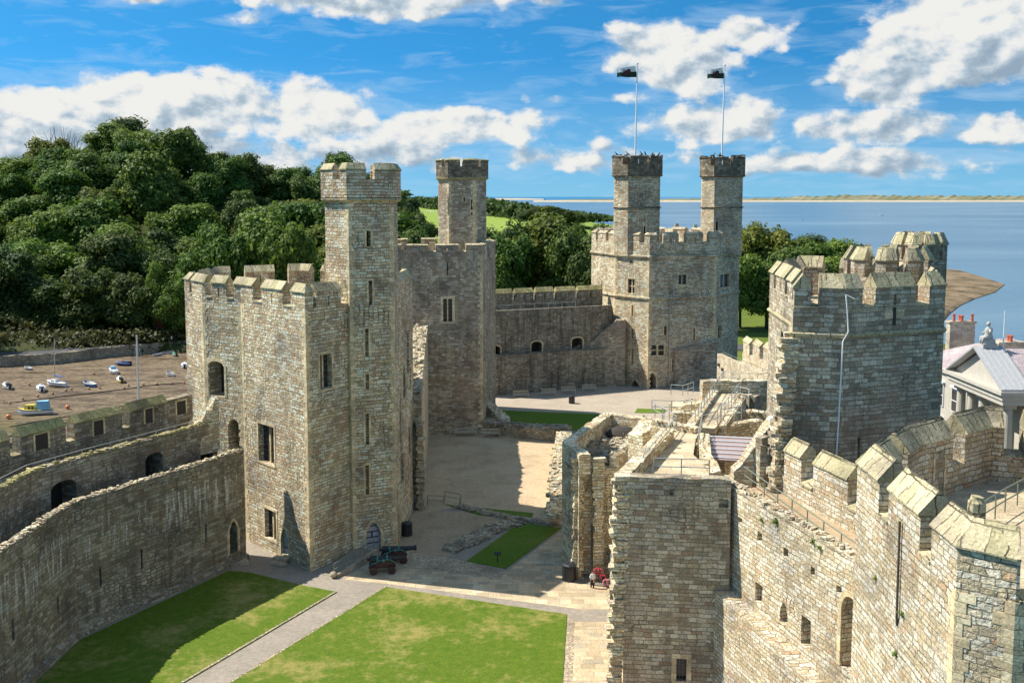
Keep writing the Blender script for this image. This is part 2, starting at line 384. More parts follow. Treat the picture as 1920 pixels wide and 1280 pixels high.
M['cap'] = stone('coping_stone', [(0, (.34, .31, .22)), (.3, (.41, .37, .27)), (.6, (.30, .28, .19)), (.85, (.38, .34, .26))], .75, 2.6, .035, gain=1.2, bump=.05, rub=.9, lichen=.6, mcol=(.06, .055, .035))
M['capdark'] = stone('dark_coping_stone', [(0, (.20, .19, .10)), (.3, (.26, .24, .13)), (.6, (.17, .165, .085)), (.85, (.24, .21, .13))], .8, 2.0, .02, bump=.05, rub=.9, lichen=.8, mcol=(.06, .055, .03))  # darker, greener palette than the plain coping
M['quoin'] = stone('dressed_stone', [(0, (.36, .30, .21)), (.3, (.42, .36, .26)), (.6, (.32, .27, .19)), (.85, (.45, .40, .30))], .75, .42, .014, bump=.02, stain=.3, mcol=(.2, .17, .11), rub=.95)
M['void'] = plain('shaded_inner_stone', (.045, .038, .03), .95)  # near-black tone puts the shade inside openings into the colour
M['deck'] = stone('walk_slabs', [(0, (.25, .215, .165)), (.3, (.30, .265, .21)), (.6, (.27, .235, .185)), (.85, (.33, .29, .225))], 1.2, .8, .012, bump=.012, stain=.35, mcol=(.12, .11, .09), rub=.95)
M['gravel'] = None
def groundmat(name, c1, c2, fine=18, big=.25, bump=.02, c3=None, amt=.5):
    m, t, n, b = newmat(name); g = n('ShaderNodeNewGeometry').outputs['Position']
    f = n.noise(g, fine, 5, .7); bg_ = n.noise(g, big, 5, .6)
    c = n.mix(n.mr(bg_, .35, .65), c1, c2); c = n.mix(1.0, c, n.ramp(f, [(.3, (.78, .78, .78)), (.7, (1.2, 1.2, 1.2))]), 'MULTIPLY')
    c = n.mix(1.0, c, n.ramp(n.noise(g, 2.6, 5, .75), [(.35, (.82, .82, .82)), (.65, (1.16, 1.16, 1.15))]), 'MULTIPLY')
    if c3: c = n.mix(n.m('MULTIPLY', n.mr(n.noise(n.v('ADD', g, (5, 3, 0)), big*2.2, 6, .68), .5, .66), amt), c, c3)
    lk(t, c, b.inputs['Base Color']); b.inputs['Roughness'].default_value = .95; b.inputs['Specular IOR Level'].default_value = .1
    bp = n('ShaderNodeBump', ins={'Strength': .8, 'Distance': bump, 'Height': f}); lk(t, bp.outputs[0], b.inputs['Normal'])
    return m
M['gravel'] = groundmat('tan_gravel', (.46, .345, .215), (.52, .40, .26), 14, .16, c3=(.31, .22, .14), amt=.55)
M['gravel2'] = groundmat('brown_gravel', (.38, .285, .18), (.44, .335, .22), 14, .2, c3=(.27, .2, .13))
M['pathgrey'] = groundmat('grey_path', (.27, .235, .19), (.32, .275, .225), 12, .3, c3=(.22, .2, .16))
M['upper'] = groundmat('pale_gravel', (.37, .31, .24), (.42, .355, .275), 10, .2, c3=(.30, .255, .2))
def grassmat(name, c1, c2, dry, amt, fine=9):
    m, t, n, b = newmat(name); g = n('ShaderNodeNewGeometry').outputs['Position']
    f = n.noise(g, fine, 6, .75); f2 = n.noise(g, 1.6, 4, .6)
    c = n.mix(n.mr(f2, .3, .7), c1, c2); c = n.mix(1.0, c, n.ramp(f, [(.28, (.55, .6, .5)), (.72, (1.4, 1.35, 1.3))]), 'MULTIPLY')
    d = n.m('MULTIPLY', n.mr(n.m('ADD', n.m('MULTIPLY', n.noise(g, .17, 3, .55), .5), n.m('MULTIPLY', n.noise(g, 1.1, 7, .78), .5)), .50, .62), amt)
    c = n.mix(d, c, dry)
    lk(t, c, b.inputs['Base Color']); b.inputs['Roughness'].default_value = .9; b.inputs['Specular IOR Level'].default_value = .15
    bp = n('ShaderNodeBump', ins={'Strength': .8, 'Distance': .05, 'Height': f}); lk(t, bp.outputs[0], b.inputs['Normal'])
    return m
M['lawn'] = grassmat('lawn_grass', (.07, .13, .010), (.115, .16, .016), (.31, .255, .085), .8)
M['lawnb'] = grassmat('lawn_grass_green', (.085, .155, .012), (.11, .175, .018), (.2, .2, .05), .35)
M['field'] = grassmat('field_grass', (.20, .29, .045), (.24, .32, .06), (.30, .30, .10), .5, 2)
M['rough'] = groundmat('rough_ground', (.04, .055, .018), (.06, .07, .025), 2, .05, .1, c3=(.09, .08, .04))
M['parkgrass'] = groundmat('park_grass', (.09, .13, .02), (.13, .17, .03), 2, .1, .1, c3=(.18, .19, .06))
M['flag'] = stone('flagstones', [(0, (.24, .20, .15)), (.2, (.31, .25, .185)), (.4, (.27, .235, .185)), (.6, (.34, .27, .20)), (.8, (.22, .20, .165)), (.92, (.32, .28, .225))], .95, .62, .014, bump=.01, lichen=0, warp=.02, stain=.25, mcol=(.17, .14, .10), rub=.95)
M['cobble'] = stone('cobbles', [(0, (.22, .19, .16)), (.3, (.30, .26, .21)), (.6, (.36, .31, .26)), (.85, (.26, .22, .18))], .26, .2, .03, bump=.04, lichen=.1, warp=.15, stain=.3)
M['asphalt'] = groundmat('asphalt', (.085, .085, .09), (.10, .10, .10), 8, .3, .01)
def mudmat():
    m, t, n, b = newmat('tidal_mud'); g = n('ShaderNodeNewGeometry').outputs['Position']
    st = n.v('MULTIPLY', g, (.35, 1.0, 1)); f = n.noise(st, .35, 6, .65); f2 = n.noise(g, 1.2, 6, .75)
    c = n.ramp(f, [(.3, (.085, .056, .032)), (.45, (.145, .108, .07)), (.58, (.20, .152, .10)), (.75, (.10, .078, .05))])
    lines = n.mr(n.noise(n.v('MULTIPLY', g, (.12, 1.0, 1)), .55, 3, .5, 1.5), .485, .5); l2 = n.mr(n.noise(n.v('MULTIPLY', g, (.12, 1.0, 1)), .55, 3, .5, 1.5), .5, .515, 1, 0)
    c = n.mix(n.m('MULTIPLY', n.m('MULTIPLY', lines, l2), .5), c, (.07, .05, .035))
    gs = n('ShaderNodeSeparateXYZ', ins={0: g}).outputs
    alg = n.m('MULTIPLY', n.mr(gs[1], 176, 150), n.mr(n.noise(g, .12, 4, .6), .35, .6)); c = n.mix(alg, c, (.10, .09, .03))
    c = n.mix(1.0, c, n.ramp(f2, [(.35, (.5, .5, .5)), (.65, (1.4, 1.38, 1.35))]), 'MULTIPLY')
    lk(t, c, b.inputs['Base Color']); lk(t, n.mr(f, .40, .50, .3, .95), b.inputs['Roughness']); b.inputs['Specular IOR Level'].default_value = .15
    bp = n('ShaderNodeBump', ins={'Strength': .8, 'Distance': .12, 'Height': f2}); lk(t, bp.outputs[0], b.inputs['Normal'])
    return m
M['mud'] = mudmat()
def watermat():
    m, t, n, b = newmat('strait_water'); g = n('ShaderNodeNewGeometry').outputs['Position']
    s1 = n.noise(n.v('MULTIPLY', g, (.0016, .004, 0)), 1.0, 5, .6, .8)
    c = n.ramp(s1, [(.3, (.065, .135, .20)), (.5, (.10, .18, .245)), (.68, (.17, .25, .30))])
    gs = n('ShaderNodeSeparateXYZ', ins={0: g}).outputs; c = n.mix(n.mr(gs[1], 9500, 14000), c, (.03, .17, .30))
    lk(t, c, b.inputs['Base Color']); b.inputs['Roughness'].default_value = .28; b.inputs['IOR'].default_value = 1.33; b.inputs['Specular IOR Level'].default_value = .35
    h = n.m('ADD', n.noise(n.v('MULTIPLY', g, (.5, 1.0, 1)), .35, 5, .65), n.noise(n.v('MULTIPLY', g, (.02, .06, 1)), 1, 4, .6))
    bp = n('ShaderNodeBump', ins={'Strength': .6, 'Distance': 1.0, 'Height': h}); lk(t, bp.outputs[0], b.inputs['Normal'])
    return m
M['water'] = watermat()
M['sand'] = groundmat('sand', (.42, .35, .25), (.46, .39, .28), .02, .002, .5)
M['dune'] = groundmat('dune_scrub', (.13, .145, .07), (.21, .19, .11), .02, .0016, .5, c3=(.34, .29, .19), amt=.7)
M['shingle'] = groundmat('shingle', (.13, .10, .06), (.27, .195, .12), .5, .05, .1, c3=(.055, .05, .03), amt=1)
def leafmat(name, cols, tr=.38):
    m, t, n, b = newmat(name); g = n('ShaderNodeNewGeometry').outputs['Position']
    rnd = n('ShaderNodeObjectInfo').outputs['Random']
    c = n.ramp(n.m('FRACT', n.m('MULTIPLY', rnd, 7.13)), cols, 'LINEAR')
    pi_ = n('ShaderNodeNewGeometry').outputs['Random Per Island']
    c = n.mix(1.0, c, n.ramp(pi_, [(0, (.7, .74, .66)), (1, (1.6, 1.5, 1.2))]), 'MULTIPLY')
    c = n.mix(1.0, c, n.ramp(n.noise(g, .35, 3, .5), [(.3, (.75, .78, .75)), (.7, (1.25, 1.2, 1.05))]), 'MULTIPLY')
    lk(t, c, b.inputs['Base Color']); b.inputs['Roughness'].default_value = .62; b.inputs['Specular IOR Level'].default_value = .3
    o = [x for x in t.nodes if x.type == 'OUTPUT_MATERIAL'][0]
    tl = n('ShaderNodeBsdfTranslucent', ins={0: c}); ms = n('ShaderNodeMixShader', ins={0: tr, 1: b.outputs[0], 2: tl.outputs[0]}); lk(t, ms.outputs[0], o.inputs[0])
    return m
M['leaf'] = leafmat('leaves', [(0, (0.061, 0.128, 0.023)), (.3, (0.087, 0.157, 0.026)), (.5, (0.123, 0.177, 0.032)), (.7, (0.072, 0.123, 0.029)), (.9, (0.145, 0.171, 0.032))])
M['leafd'] = leafmat('dark_leaves', [(0, (0.043, 0.084, 0.022)), (.5, (0.065, 0.109, 0.025)), (1, (0.080, 0.102, 0.026))])
M['leafl'] = leafmat('light_leaves', [(0, (0.115, 0.196, 0.034)), (.5, (0.149, 0.218, 0.040)), (1, (0.098, 0.172, 0.034))])
M['leafr'] = leafmat('red_leaves', [(0, (.22, .06, .035)), (1, (.26, .08, .04))])
M['under'] = leafmat('undergrowth_leaves', [(0, (0.046, 0.065, 0.018)), (.5, (0.065, 0.078, 0.023)), (1, (0.078, 0.072, 0.026))])
M['bark'] = plain('bark', (.10, .08, .06), .9, bump=.05)
M['glass'] = plain('window_glass', (.02, .022, .026), .12, vary=.3, spec=.6)
M['lead'] = plain('leaded_glass_bars', (.12, .12, .12), .5)
M['iron'] = plain('dark_iron', (.03, .03, .03), .5, .3)
M['rail'] = plain('green_painted_rail', (.17, .20, .15), .5)
M['railg'] = plain('galvanised_rail', (.42, .43, .38), .45, .3)
M['wood'] = plain('weathered_oak', (.50, .45, .33), .8, vary=.3, nscale=12)
M['greendoor'] = plain('grey_painted_door', (.45, .47, .50), .5, vary=.08)
M['bronze'] = plain('verdigris_bronze', (.07, .24, .19), .5, .4, vary=.5, nscale=9)
M['carriage'] = plain('cannon_carriage_paint', (.055, .022, .018), .6)
M['binmat'] = plain('black_bin_plastic', (.02, .021, .025), .45)
M['white'] = plain('white_gelcoat', (.78, .78, .76), .3, vary=.05)
M['whitep'] = plain('white_paint', (.8, .8, .78), .45, vary=.04)
M['blue'] = plain('blue_paint', (.05, .17, .40), .4)
M['navy'] = plain('navy_canvas', (.03, .06, .20), .7)
M['skyb'] = plain('light_blue_canvas', (.22, .47, .66), .6)
M['yellow'] = plain('yellow_paint', (.72, .55, .10), .4)
M['green'] = plain('green_canvas', (.03, .18, .10), .6)
M['greyb'] = plain('grey_canvas', (.36, .37, .42), .7)
M['woodb'] = plain('varnished_wood', (.24, .11, .05), .4)
M['orange'] = plain('orange_buoy_plastic', (.70, .22, .08), .5)
M['peach'] = plain('faded_buoy_plastic', (.42, .23, .15), .6)
M['alu'] = plain('aluminium_mast', (.72, .72, .72), .35, .4)
M['flagw'] = plain('white_flag_cloth', (.72, .72, .70), .8)
M['flagg'] = plain('green_flag_cloth', (.008, .03, .014), .8)
M['flagr'] = plain('red_flag_cloth', (.09, .01, .012), .8)
M['slate'] = stone('slate_roof', [(0, (.22, .19, .22)), (.3, (.27, .235, .265)), (.6, (.24, .21, .25)), (.85, (.30, .26, .28))], .35, .25, .012, bump=.01, lichen=.05, warp=.01, stain=.2, mcol=(.12, .11, .12), rub=.95)
M['render'] = plain('pale_stucco', (.47, .44, .375), .8, vary=.1, nscale=1.5)
M['leadroof'] = plain('lead_flashing', (.38, .38, .38), .6, vary=.25)
M['pot'] = plain('terracotta', (.50, .12, .06), .7)
M['brick'] = stone('chimney_stone', [(0, (.25, .23, .20)), (.4, (.33, .31, .27)), (.8, (.29, .26, .22))], .5, .3, .015, bump=.01, rub=.95)
M['statue'] = plain('statue_stone', (.42, .41, .37), .9, vary=.3)
M['crow'] = plain('black_feathers', (.012, .012, .014), .5)
M['sheep'] = plain('wool', (.75, .72, .65), .95)
M['skin'] = plain('skin', (.55, .34, .24), .6)
M['cloth_dark'] = plain('dark_trousers', (.02, .022, .03), .9)
M['cloth_white'] = plain('white_shirt', (.72, .72, .72), .9)
M['hair'] = plain('brown_hair', (.05, .03, .02), .8)
M['poppy'] = plain('red_wreath', (.55, .03, .05), .7)
M['mixed'] = plain('wreath_flowers', (.50, .20, .22), .8, vary=.7, nscale=14)
M['redpipe'] = plain('red_roof_sheet', (.34, .25, .24), .5, vary=.15)

# ------------------------------------------------------------------ masonry builders
def offs(pts, d, closed=False):
    return [(q[0]+h.x*d, q[1]+h.y*d) for q, h in zip(pts, mitre(pts, closed))]
def segs(pts, closed):
    m = len(pts); return [(i, pts[i], pts[(i+1) % m]) for i in range(m if closed else m-1)]
def facing(a, b):
    nx, ny = b[1]-a[1], -(b[0]-a[0]); return nx*(a[0]+b[0])/2+ny*(a[1]+b[1])/2 < 0
def locate(pts, closed, px, py):
    best = None
    for i, a, b in segs(pts, closed):
        L = math.hypot(b[0]-a[0], b[1]-a[1])
        if L < .05 or not facing(a, b): continue
        u, z = onp(a, b, px, py)
        if -0.02 <= u <= L+.02 and (best is None):
            best = (i, u, z)
    return best
def wallpanels(mb, pts, closed, z0, z1, rects=(), skip=(), zt=None):
    per = {}
    out = []
    for r in rects:
        x0, y0, x1, y1 = r[:4]; kw = dict(r[4]) if len(r) > 4 else {}
        L = locate(pts, closed, (x0+x1)/2, (y0+y1)/2)
        if L is None: print('opening misses wall', r[:4]); out.append(None); continue
        i = L[0]; a, b = pts[i], pts[(i+1) % len(pts)]
        o = OP(a, b, x0, y0, x1, y1, **kw); per.setdefault(i, []).append(o); out.append((a, b, o))
    for i, a, b in segs(pts, closed):
        if i in skip: continue
        panel(mb, a, b, z0, z1, per.get(i, ()))
    return out
def arcpos(pts, closed, px, py=600):
    L = locate(pts, closed, px, py)
    if L is None: return None
    s = 0
    for i, a, b in segs(pts, closed):
        if i == L[0]: return s+L[1]
        s += math.hypot(b[0]-a[0], b[1]-a[1])
def sub(pts, closed, s0, s1):
    sg = segs(pts, closed); Ls = [math.hypot(b[0]-a[0], b[1]-a[1]) for _, a, b in sg]; T = sum(Ls)
    def at(s):
        s = s % T if closed else max(0, min(T-1e-6, s)); c = 0
        for (i, a, b), L in zip(sg, Ls):
            if s <= c+L: f = (s-c)/L; return (a[0]+(b[0]-a[0])*f, a[1]+(b[1]-a[1])*f)
            c += L
    out = [at(s0)]; c = 0
    for rep in range(2 if closed else 1):
        for (i, a, b), L in zip(sg, Ls):
            if s0+.05 < c < s1-.05: out.append(a)
            c += L
    out.append(at(s1)); return out
def merlon(root, pts, t, zs, ze, zr, body, cap, slit=0, jit=.05, solo=False, drop=0):
    mb = MB(); L = math.hypot(pts[1][0]-pts[0][0], pts[1][1]-pts[0][1])
    if slit and len(pts) == 2 and L > 1.4:
        g = .09; zA, zB = zs+slit*.12, ze-.4; md = .5
        def at(f): return (pts[0][0]+(pts[1][0]-pts[0][0])*f, pts[0][1]+(pts[1][1]-pts[0][1])*f)
        f0, f1 = md-g/L, md+g/L
        for q, sec in (((pts[0], at(f0)), (zs, ze)), ((at(f1), pts[1]), (zs, ze)), ((at(f0), at(f1)), (zs, zA)), ((at(f0), at(f1)), (zB, ze))):
            sweep(mb, q, [(0, sec[0]), (t, sec[0]), (t, sec[1]), (0, sec[1])])
    else:
        sweep(mb, pts, [(0, zs), (t, zs), (t, ze), (0, ze)])
    cb = mb if solo else MB()
    if solo: mb.cur = 1
    if zr > ze+.01:
        e = .10; j = random.uniform(-jit, jit)
        sweep(cb, pts, [(-e, ze+.01), (t+e, ze+.01), (t+e, ze+.09), (t*.5, zr+j), (-e, ze+.09)], sub=.7, jit=jit*.35)
    o = mb.build('merlon', [body, cap], root)
    if not solo and zr > ze+.01: cb.build('coping', [cap], o)
    return o
def crenels(root, pts, closed, gaps, t, zs, ze, zr, body, cap, slit=1, solo=False, jit=.05, sill=True, keep=None):
    Ts = sum(math.hypot(b[0]-a[0], b[1]-a[1]) for _, a, b in segs(pts, closed)); gaps = sorted(gaps)
    if closed: iv = [(gaps[i][1], gaps[(i+1) % len(gaps)][0]+(Ts if i == len(gaps)-1 else 0)) for i in range(len(gaps))]
    else:
        ed = [0]+[x for g in gaps for x in g]+[Ts]; iv = [(ed[i], ed[i+1]) for i in range(0, len(ed), 2)]
    for k, (s0, s1) in enumerate(iv):
        if s1-s0 < .25: continue
        merlon(root, sub(pts, closed, s0, s1), t, zs, ze, zr, body, cap, slit, jit, solo)
    if sill:
        for g0, g1 in gaps:
            mb = MB(); sweep(mb, sub(pts, closed, g0+.01, g1-.01), [(-.06, zs+.005), (t+.04, zs+.005), (t*.6, zs+.24), (-.06, zs+.10)]); mb.build('embrasure_sill', cap, root)
def sidegaps(poly, spec):
    out = []; s = 0
    for i, a, b in segs(poly, True):
        L = math.hypot(b[0]-a[0], b[1]-a[1])
        if i in spec:
            k, g = spec[i]
            for j in range(k): c = s+L*(j+.5)/k; out.append((c-g/2, c+g/2))
        s += L
    return out
def pxgaps(poly, lst, closed=True, y=600):
    out = []
    for a, b in lst:
        s0, s1 = arcpos(poly, closed, a, y), arcpos(poly, closed, b, y)
        if s0 is None or s1 is None: print('gap misses', a, b); continue
        out.append((min(s0, s1), max(s0, s1)))
    return out
def tower(name, label, cat, poly, z0, zd, zs, ze, zr, gaps, mat, cap, rects=(), t=.9, parent=None, topout=0, ztop=None, string=(), slit=1, jit=.05, wallname='wall', parapetmat=None, group=None):
    """closed polygon tower; with a parent it is a turret: one part whose merlons are its sub-parts"""
    cx = sum(p[0] for p in poly)/len(poly); cy = sum(p[1] for p in poly)/len(poly)
    root = parent if parent is not None else empty(name, label, cat, (cx, cy, z0 if z0 > -1 else 0), group)
    mb = MB(); ztop = ztop if ztop is not None else zd
    zbody = ztop if topout else zs
    res = wallpanels(mb, poly, True, z0, zbody, rects)
    pp = offs(poly, -topout, True) if topout else poly
    if topout:
        mb.cur = 3 if parapetmat else 0
        sweep(mb, pp, [(0, ztop+.002), (0, zs), (t, zs), (t, ztop+.002)], closed=True, caps=False)
    else:
        sweep(mb, pp, [(.01, zs-.02), (0, zs), (t, zs), (t, zd), (t-.02, zd)], closed=True, caps=False)
    mb.cur = 0
    body = mb.build(wallname, [mat, M['quoin'], M['void'], parapetmat or mat], root, fix=False)
    sub_ = body if parent is not None else root
    d = MB(); inn = offs(pp, t-.05, True); d.face([(x, y, zd) for x, y in inn]); d.build('roof_deck', M['deck'], sub_)
    for (zz, hh, oo) in string:
        s = MB(); sweep(s, poly, [(0.01, zz), (-oo*.3, zz), (-oo, zz+hh*.4), (-oo, zz+hh*.75), (0.01, zz+hh)], closed=True, caps=False); s.build('string_course', cap, sub_)
    crenels(sub_, pp, True, gaps(pp) if callable(gaps) else gaps, t, zs, ze, zr, parapetmat or mat, cap, slit, solo=parent is not None, jit=jit, sill=parent is None)
    return root, body, res
def pane_poly(a, b, o, d, inset_=0):
    ax, ay = a; bx, by = b; L = math.hypot(bx-ax, by-ay); tx, ty = (bx-ax)/L, (by-ay)/L; nx, ny = ty, -tx
    return lambda u, z, dd=d: Vector((ax+tx*u-nx*dd, ay+ty*u-ny*dd, z)), L
def window(root, r, lights=2, transom=0, label=None, sur=.22, name='window', frame='quoin', bars=False):
    if r is None: return
    a, b, o = r; W, L = pane_poly(a, b, o, o['d']); u0, u1, z0, z1 = o['u0'], o['u1'], o['z0'], o['z1']; fr = MB()
    def bar(ua, ub, za, zb, d0, d1):
        q = [W(ua, za, d0), W(ub, za, d0), W(ub, za, d1), W(ua, za, d1)]; fr.loft([q, [v+Vector((0, 0, zb-za)) for v in q]])
    dm = o['d']*.55
    if sur:
        bar(u0-sur, u0-.003, z0-.003, z1+.003, -.035, .05); bar(u1+.003, u1+sur, z0-.003, z1+.003, -.035, .05); bar(u0-sur, u1+sur, z1+.006, z1+sur, -.037, .05); bar(u0-sur, u1+sur, z0-sur*.8, z0-.006, -.06, .05)
    w_ = (u1-u0)/lights
    for k in range(1, lights): bar(u0+w_*k-.09, u0+w_*k+.09, z0, z1, dm-.12, dm+.1)
    for k in range(transom): zz = z0+(z1-z0)*(k+1)/(transom+1); bar(u0, u1, zz-.08, zz+.08, dm-.1, dm+.08)
    f = fr.build(name, M[frame], root)
    if label: f['label'] = label
    for k in range(lights):
        g = MB(); ua, ub = u0+w_*k+(.09 if k else 0), u0+w_*(k+1)-(.09 if k < lights-1 else 0)
        g.face([W(ua, z0, dm+.02), W(ub, z0, dm+.02), W(ub, z1, dm+.02), W(ua, z1, dm+.02)]); g.cur = 1
        n_ = max(2, int((z1-z0)/.45))
        for q in range(1, n_):
            zz = z0+(z1-z0)*q/n_; g.face([W(ua, zz-.02, dm), W(ub, zz-.02, dm), W(ub, zz+.02, dm), W(ua, zz+.02, dm)])
        for q in (1, 2):
            uu = ua+(ub-ua)*q/3; g.face([W(uu-.015, z0, dm-.004), W(uu+.015, z0, dm-.004), W(uu+.015, z1, dm-.004), W(uu-.015, z1, dm-.004)])
        g.build('pane', [M['glass'], M['lead']], f, fix=False)
    return f
def surround(root, r, wd=.25, label=None, arch=None):
    """raised dressed stone round an opening (doorway or slit)"""
    a, b, o = r; W, L = pane_poly(a, b, o, 0); u0, u1, z0, z1 = o['u0'], o['u1'], o['z0'], o['z1']; mb = MB()
    if o.get('arch'):
        ap, h = archpts(u0, u1, z1, o['arch']); ap2, _ = archpts(u0-wd, u1+wd, z1+wd, o['arch'])
        inner = [(u0, z0)]+ap+[(u1, z0)]; outer = [(u0-wd, z0)]+ap2+[(u1+wd, z0)]
    else:
        inner = [(u0, z0), (u0, z1), (u1, z1), (u1, z0)]; outer = [(u0-wd, z0), (u0-wd, z1+wd), (u1+wd, z1+wd), (u1+wd, z0)]
    for i in range(len(inner)-1):
        q = [inner[i], inner[i+1], outer[i+1], outer[i]]
        f0 = [W(u, z, -.045) for u, z in q]; f1 = [W(u, z, .03) for u, z in q]; mb.loft([f0, f1])
    o_ = mb.build('door_surround' if o.get('arch') or (z1-z0) > 2.0 and (u1-u0) > .7 else 'slit_surround', M['quoin'], root); return o_
def door(root, r, mat, label=None, straps=3):
    a, b, o = r; W, L = pane_poly(a, b, o, 0); u0, u1, z0, z1 = o['u0'], o['u1'], o['z0'], o['z1']; d = o['d']-.12; mb = MB()
    ap, h = archpts(u0, u1, z1, o.get('arch') or 'segment')
    pl = [(u0, z0)]+ap+[(u1, z0)]; mb.loft([[W(u, z, d) for u, z in pl], [W(u, z, d+.08) for u, z in pl]])
    dr = mb.build('door', mat, root)
    if label: dr['label'] = label
    hb = MB()
    for k in range(straps):
        zz = z0+(z1-z0)*(.2+.6*k/max(1, straps-1)); q = [W(u0+.03, zz, d-.03), W(u1-.06, zz, d-.03), W(u1-.06, zz, d-.003), W(u0+.03, zz, d-.003)]; hb.loft([q, [v+Vector((0, 0, .09)) for v in q]])
    hb.build('hinge_strap', M['iron'], dr)
    hd = MB(); um = u0+(u1-u0)*.5; zz = z0+(z1-z0)*.42
    q = [W(um-.06, zz, d-.05), W(um+.06, zz, d-.05), W(um+.06, zz, d-.004), W(um-.06, zz, d-.004)]; hd.loft([q, [v+Vector((0, 0, .5)) for v in q]]); hd.build('handle', M['iron'], dr)
    return dr
def quoins(root, poly, i, z0, z1, mat='quoin', h=.42, a=.34, b=.62, name='quoin_stones'):
    m = len(poly); c = Vector(poly[i]); p = Vector(poly[i-1]); q = Vector(poly[(i+1) % m]); d1 = (p-c).normalized(); d2 = (q-c).normalized(); mb = MB(); z = z0; k = 0
    while z < z1-h*.6:
        la, lb = (a, b) if k % 2 else (b, a); la *= random.uniform(.8, 1.15); lb *= random.uniform(.8, 1.15); hh = h*random.uniform(.8, 1.15)
        sweep(mb, [tuple(c+d1*la), tuple(c), tuple(c+d2*lb)], [(-.022, z), (.05, z), (.05, z+hh-.02), (-.022, z+hh-.02)]); z += hh; k += 1
    return mb.build(name, M[mat], root)
def stones(mb, pts, r0, r1, n_, spread=(.2, .2, .1)):
    """loose rubble: small jittered blocks scattered along 3D points"""
    for k in range(n_):
        i = random.randrange(len(pts)-1); f = random.random(); q = Vector(pts[i]).lerp(Vector(pts[i+1]), f); r = random.uniform(r0, r1)
        q += Vector((random.uniform(-1, 1)*spread[0], random.uniform(-1, 1)*spread[1], random.uniform(-.5, 1)*spread[2]))
        mb.box(q, (r*random.uniform(.9, 1.9), r*random.uniform(.8, 1.5), r*random.uniform(.5, .9)), random.uniform(0, 3.1), r*.14)
def toothing(root, x, y, z0, z1, dx, dy, w_, mat, depth=.5, step=.3, name='toothing', zfun=None):
    """broken masonry edge: course ends of uneven length"""
    mb = MB(); z = z0; ang = math.atan2(dy, dx)
    while z < z1:
        h = step*random.uniform(.7, 1.3); l = w_*random.uniform(.15, 1.0); off = zfun(z) if zfun else 0
        mb.box((x+dx*(l/2+off), y+dy*(l/2+off), z+h/2), (l+.5, depth*random.uniform(.6, 1.1), h*.92), ang+random.uniform(-.12, .12), .05); z += h
    return mb.build(name, mat, root)
def rough(mb, pts, th, z0, z1, jit=.18, sub_=.6, zl=None):
    """ruined wall: mitred strip with an uneven top; z1 may be a list of heights"""
    zt = z1 if isinstance(z1, (list, tuple)) else [z1]*len(pts)
    P2, Z2 = [], []
    for i in range(len(pts)-1):
        a, b = Vector(pts[i]), Vector(pts[i+1]); k = max(1, int((b-a).length/sub_))
        for j in range(k): P2.append(tuple(a.lerp(b, j/k))); Z2.append(zt[i]+(zt[i+1]-zt[i])*j/k)
    P2.append(tuple(pts[-1])); Z2.append(zt[-1]); ms = mitre(P2); rings = []
    for q, h, z in zip(P2, ms, Z2):
        rg = []
        for (o, zz) in ((0, z0), (th, z0), (th, None), (th*.66, None), (th*.33, None), (0, None)):
            j = random.uniform(-jit, jit)
            rg.append(Vector((q[0]+h.x*o, q[1]+h.y*o, zz if zz is not None else z+j)))
        rings.append(rg)
    mb.loft(rings)
    return list(zip(P2, Z2))
def railing(name, label, pts, h=1.1, step=1.8, mat='rail', group=None, r=.035, mid=True):
    root = empty(name, label, 'railing', tuple(pts[0]), group); pts = [Vector(q) for q in pts]; mb = MB()
    for hh in ([h, h*.5] if mid else [h]): mb.tube([q+Vector((0, 0, hh)) for q in pts], r, 6)
    mb.build('rail', M[mat], root)
    for i in range(len(pts)-1):
        L = (pts[i+1]-pts[i]).length; k = max(1, round(L/step))
        for j in range(k + (1 if i == len(pts)-2 else 0)):
            q = pts[i].lerp(pts[i+1], j/k); p_ = MB(); p_.tube([q, q+Vector((0, 0, h))], r*1.05, 6); p_.build('post', M[mat], root)
    return root

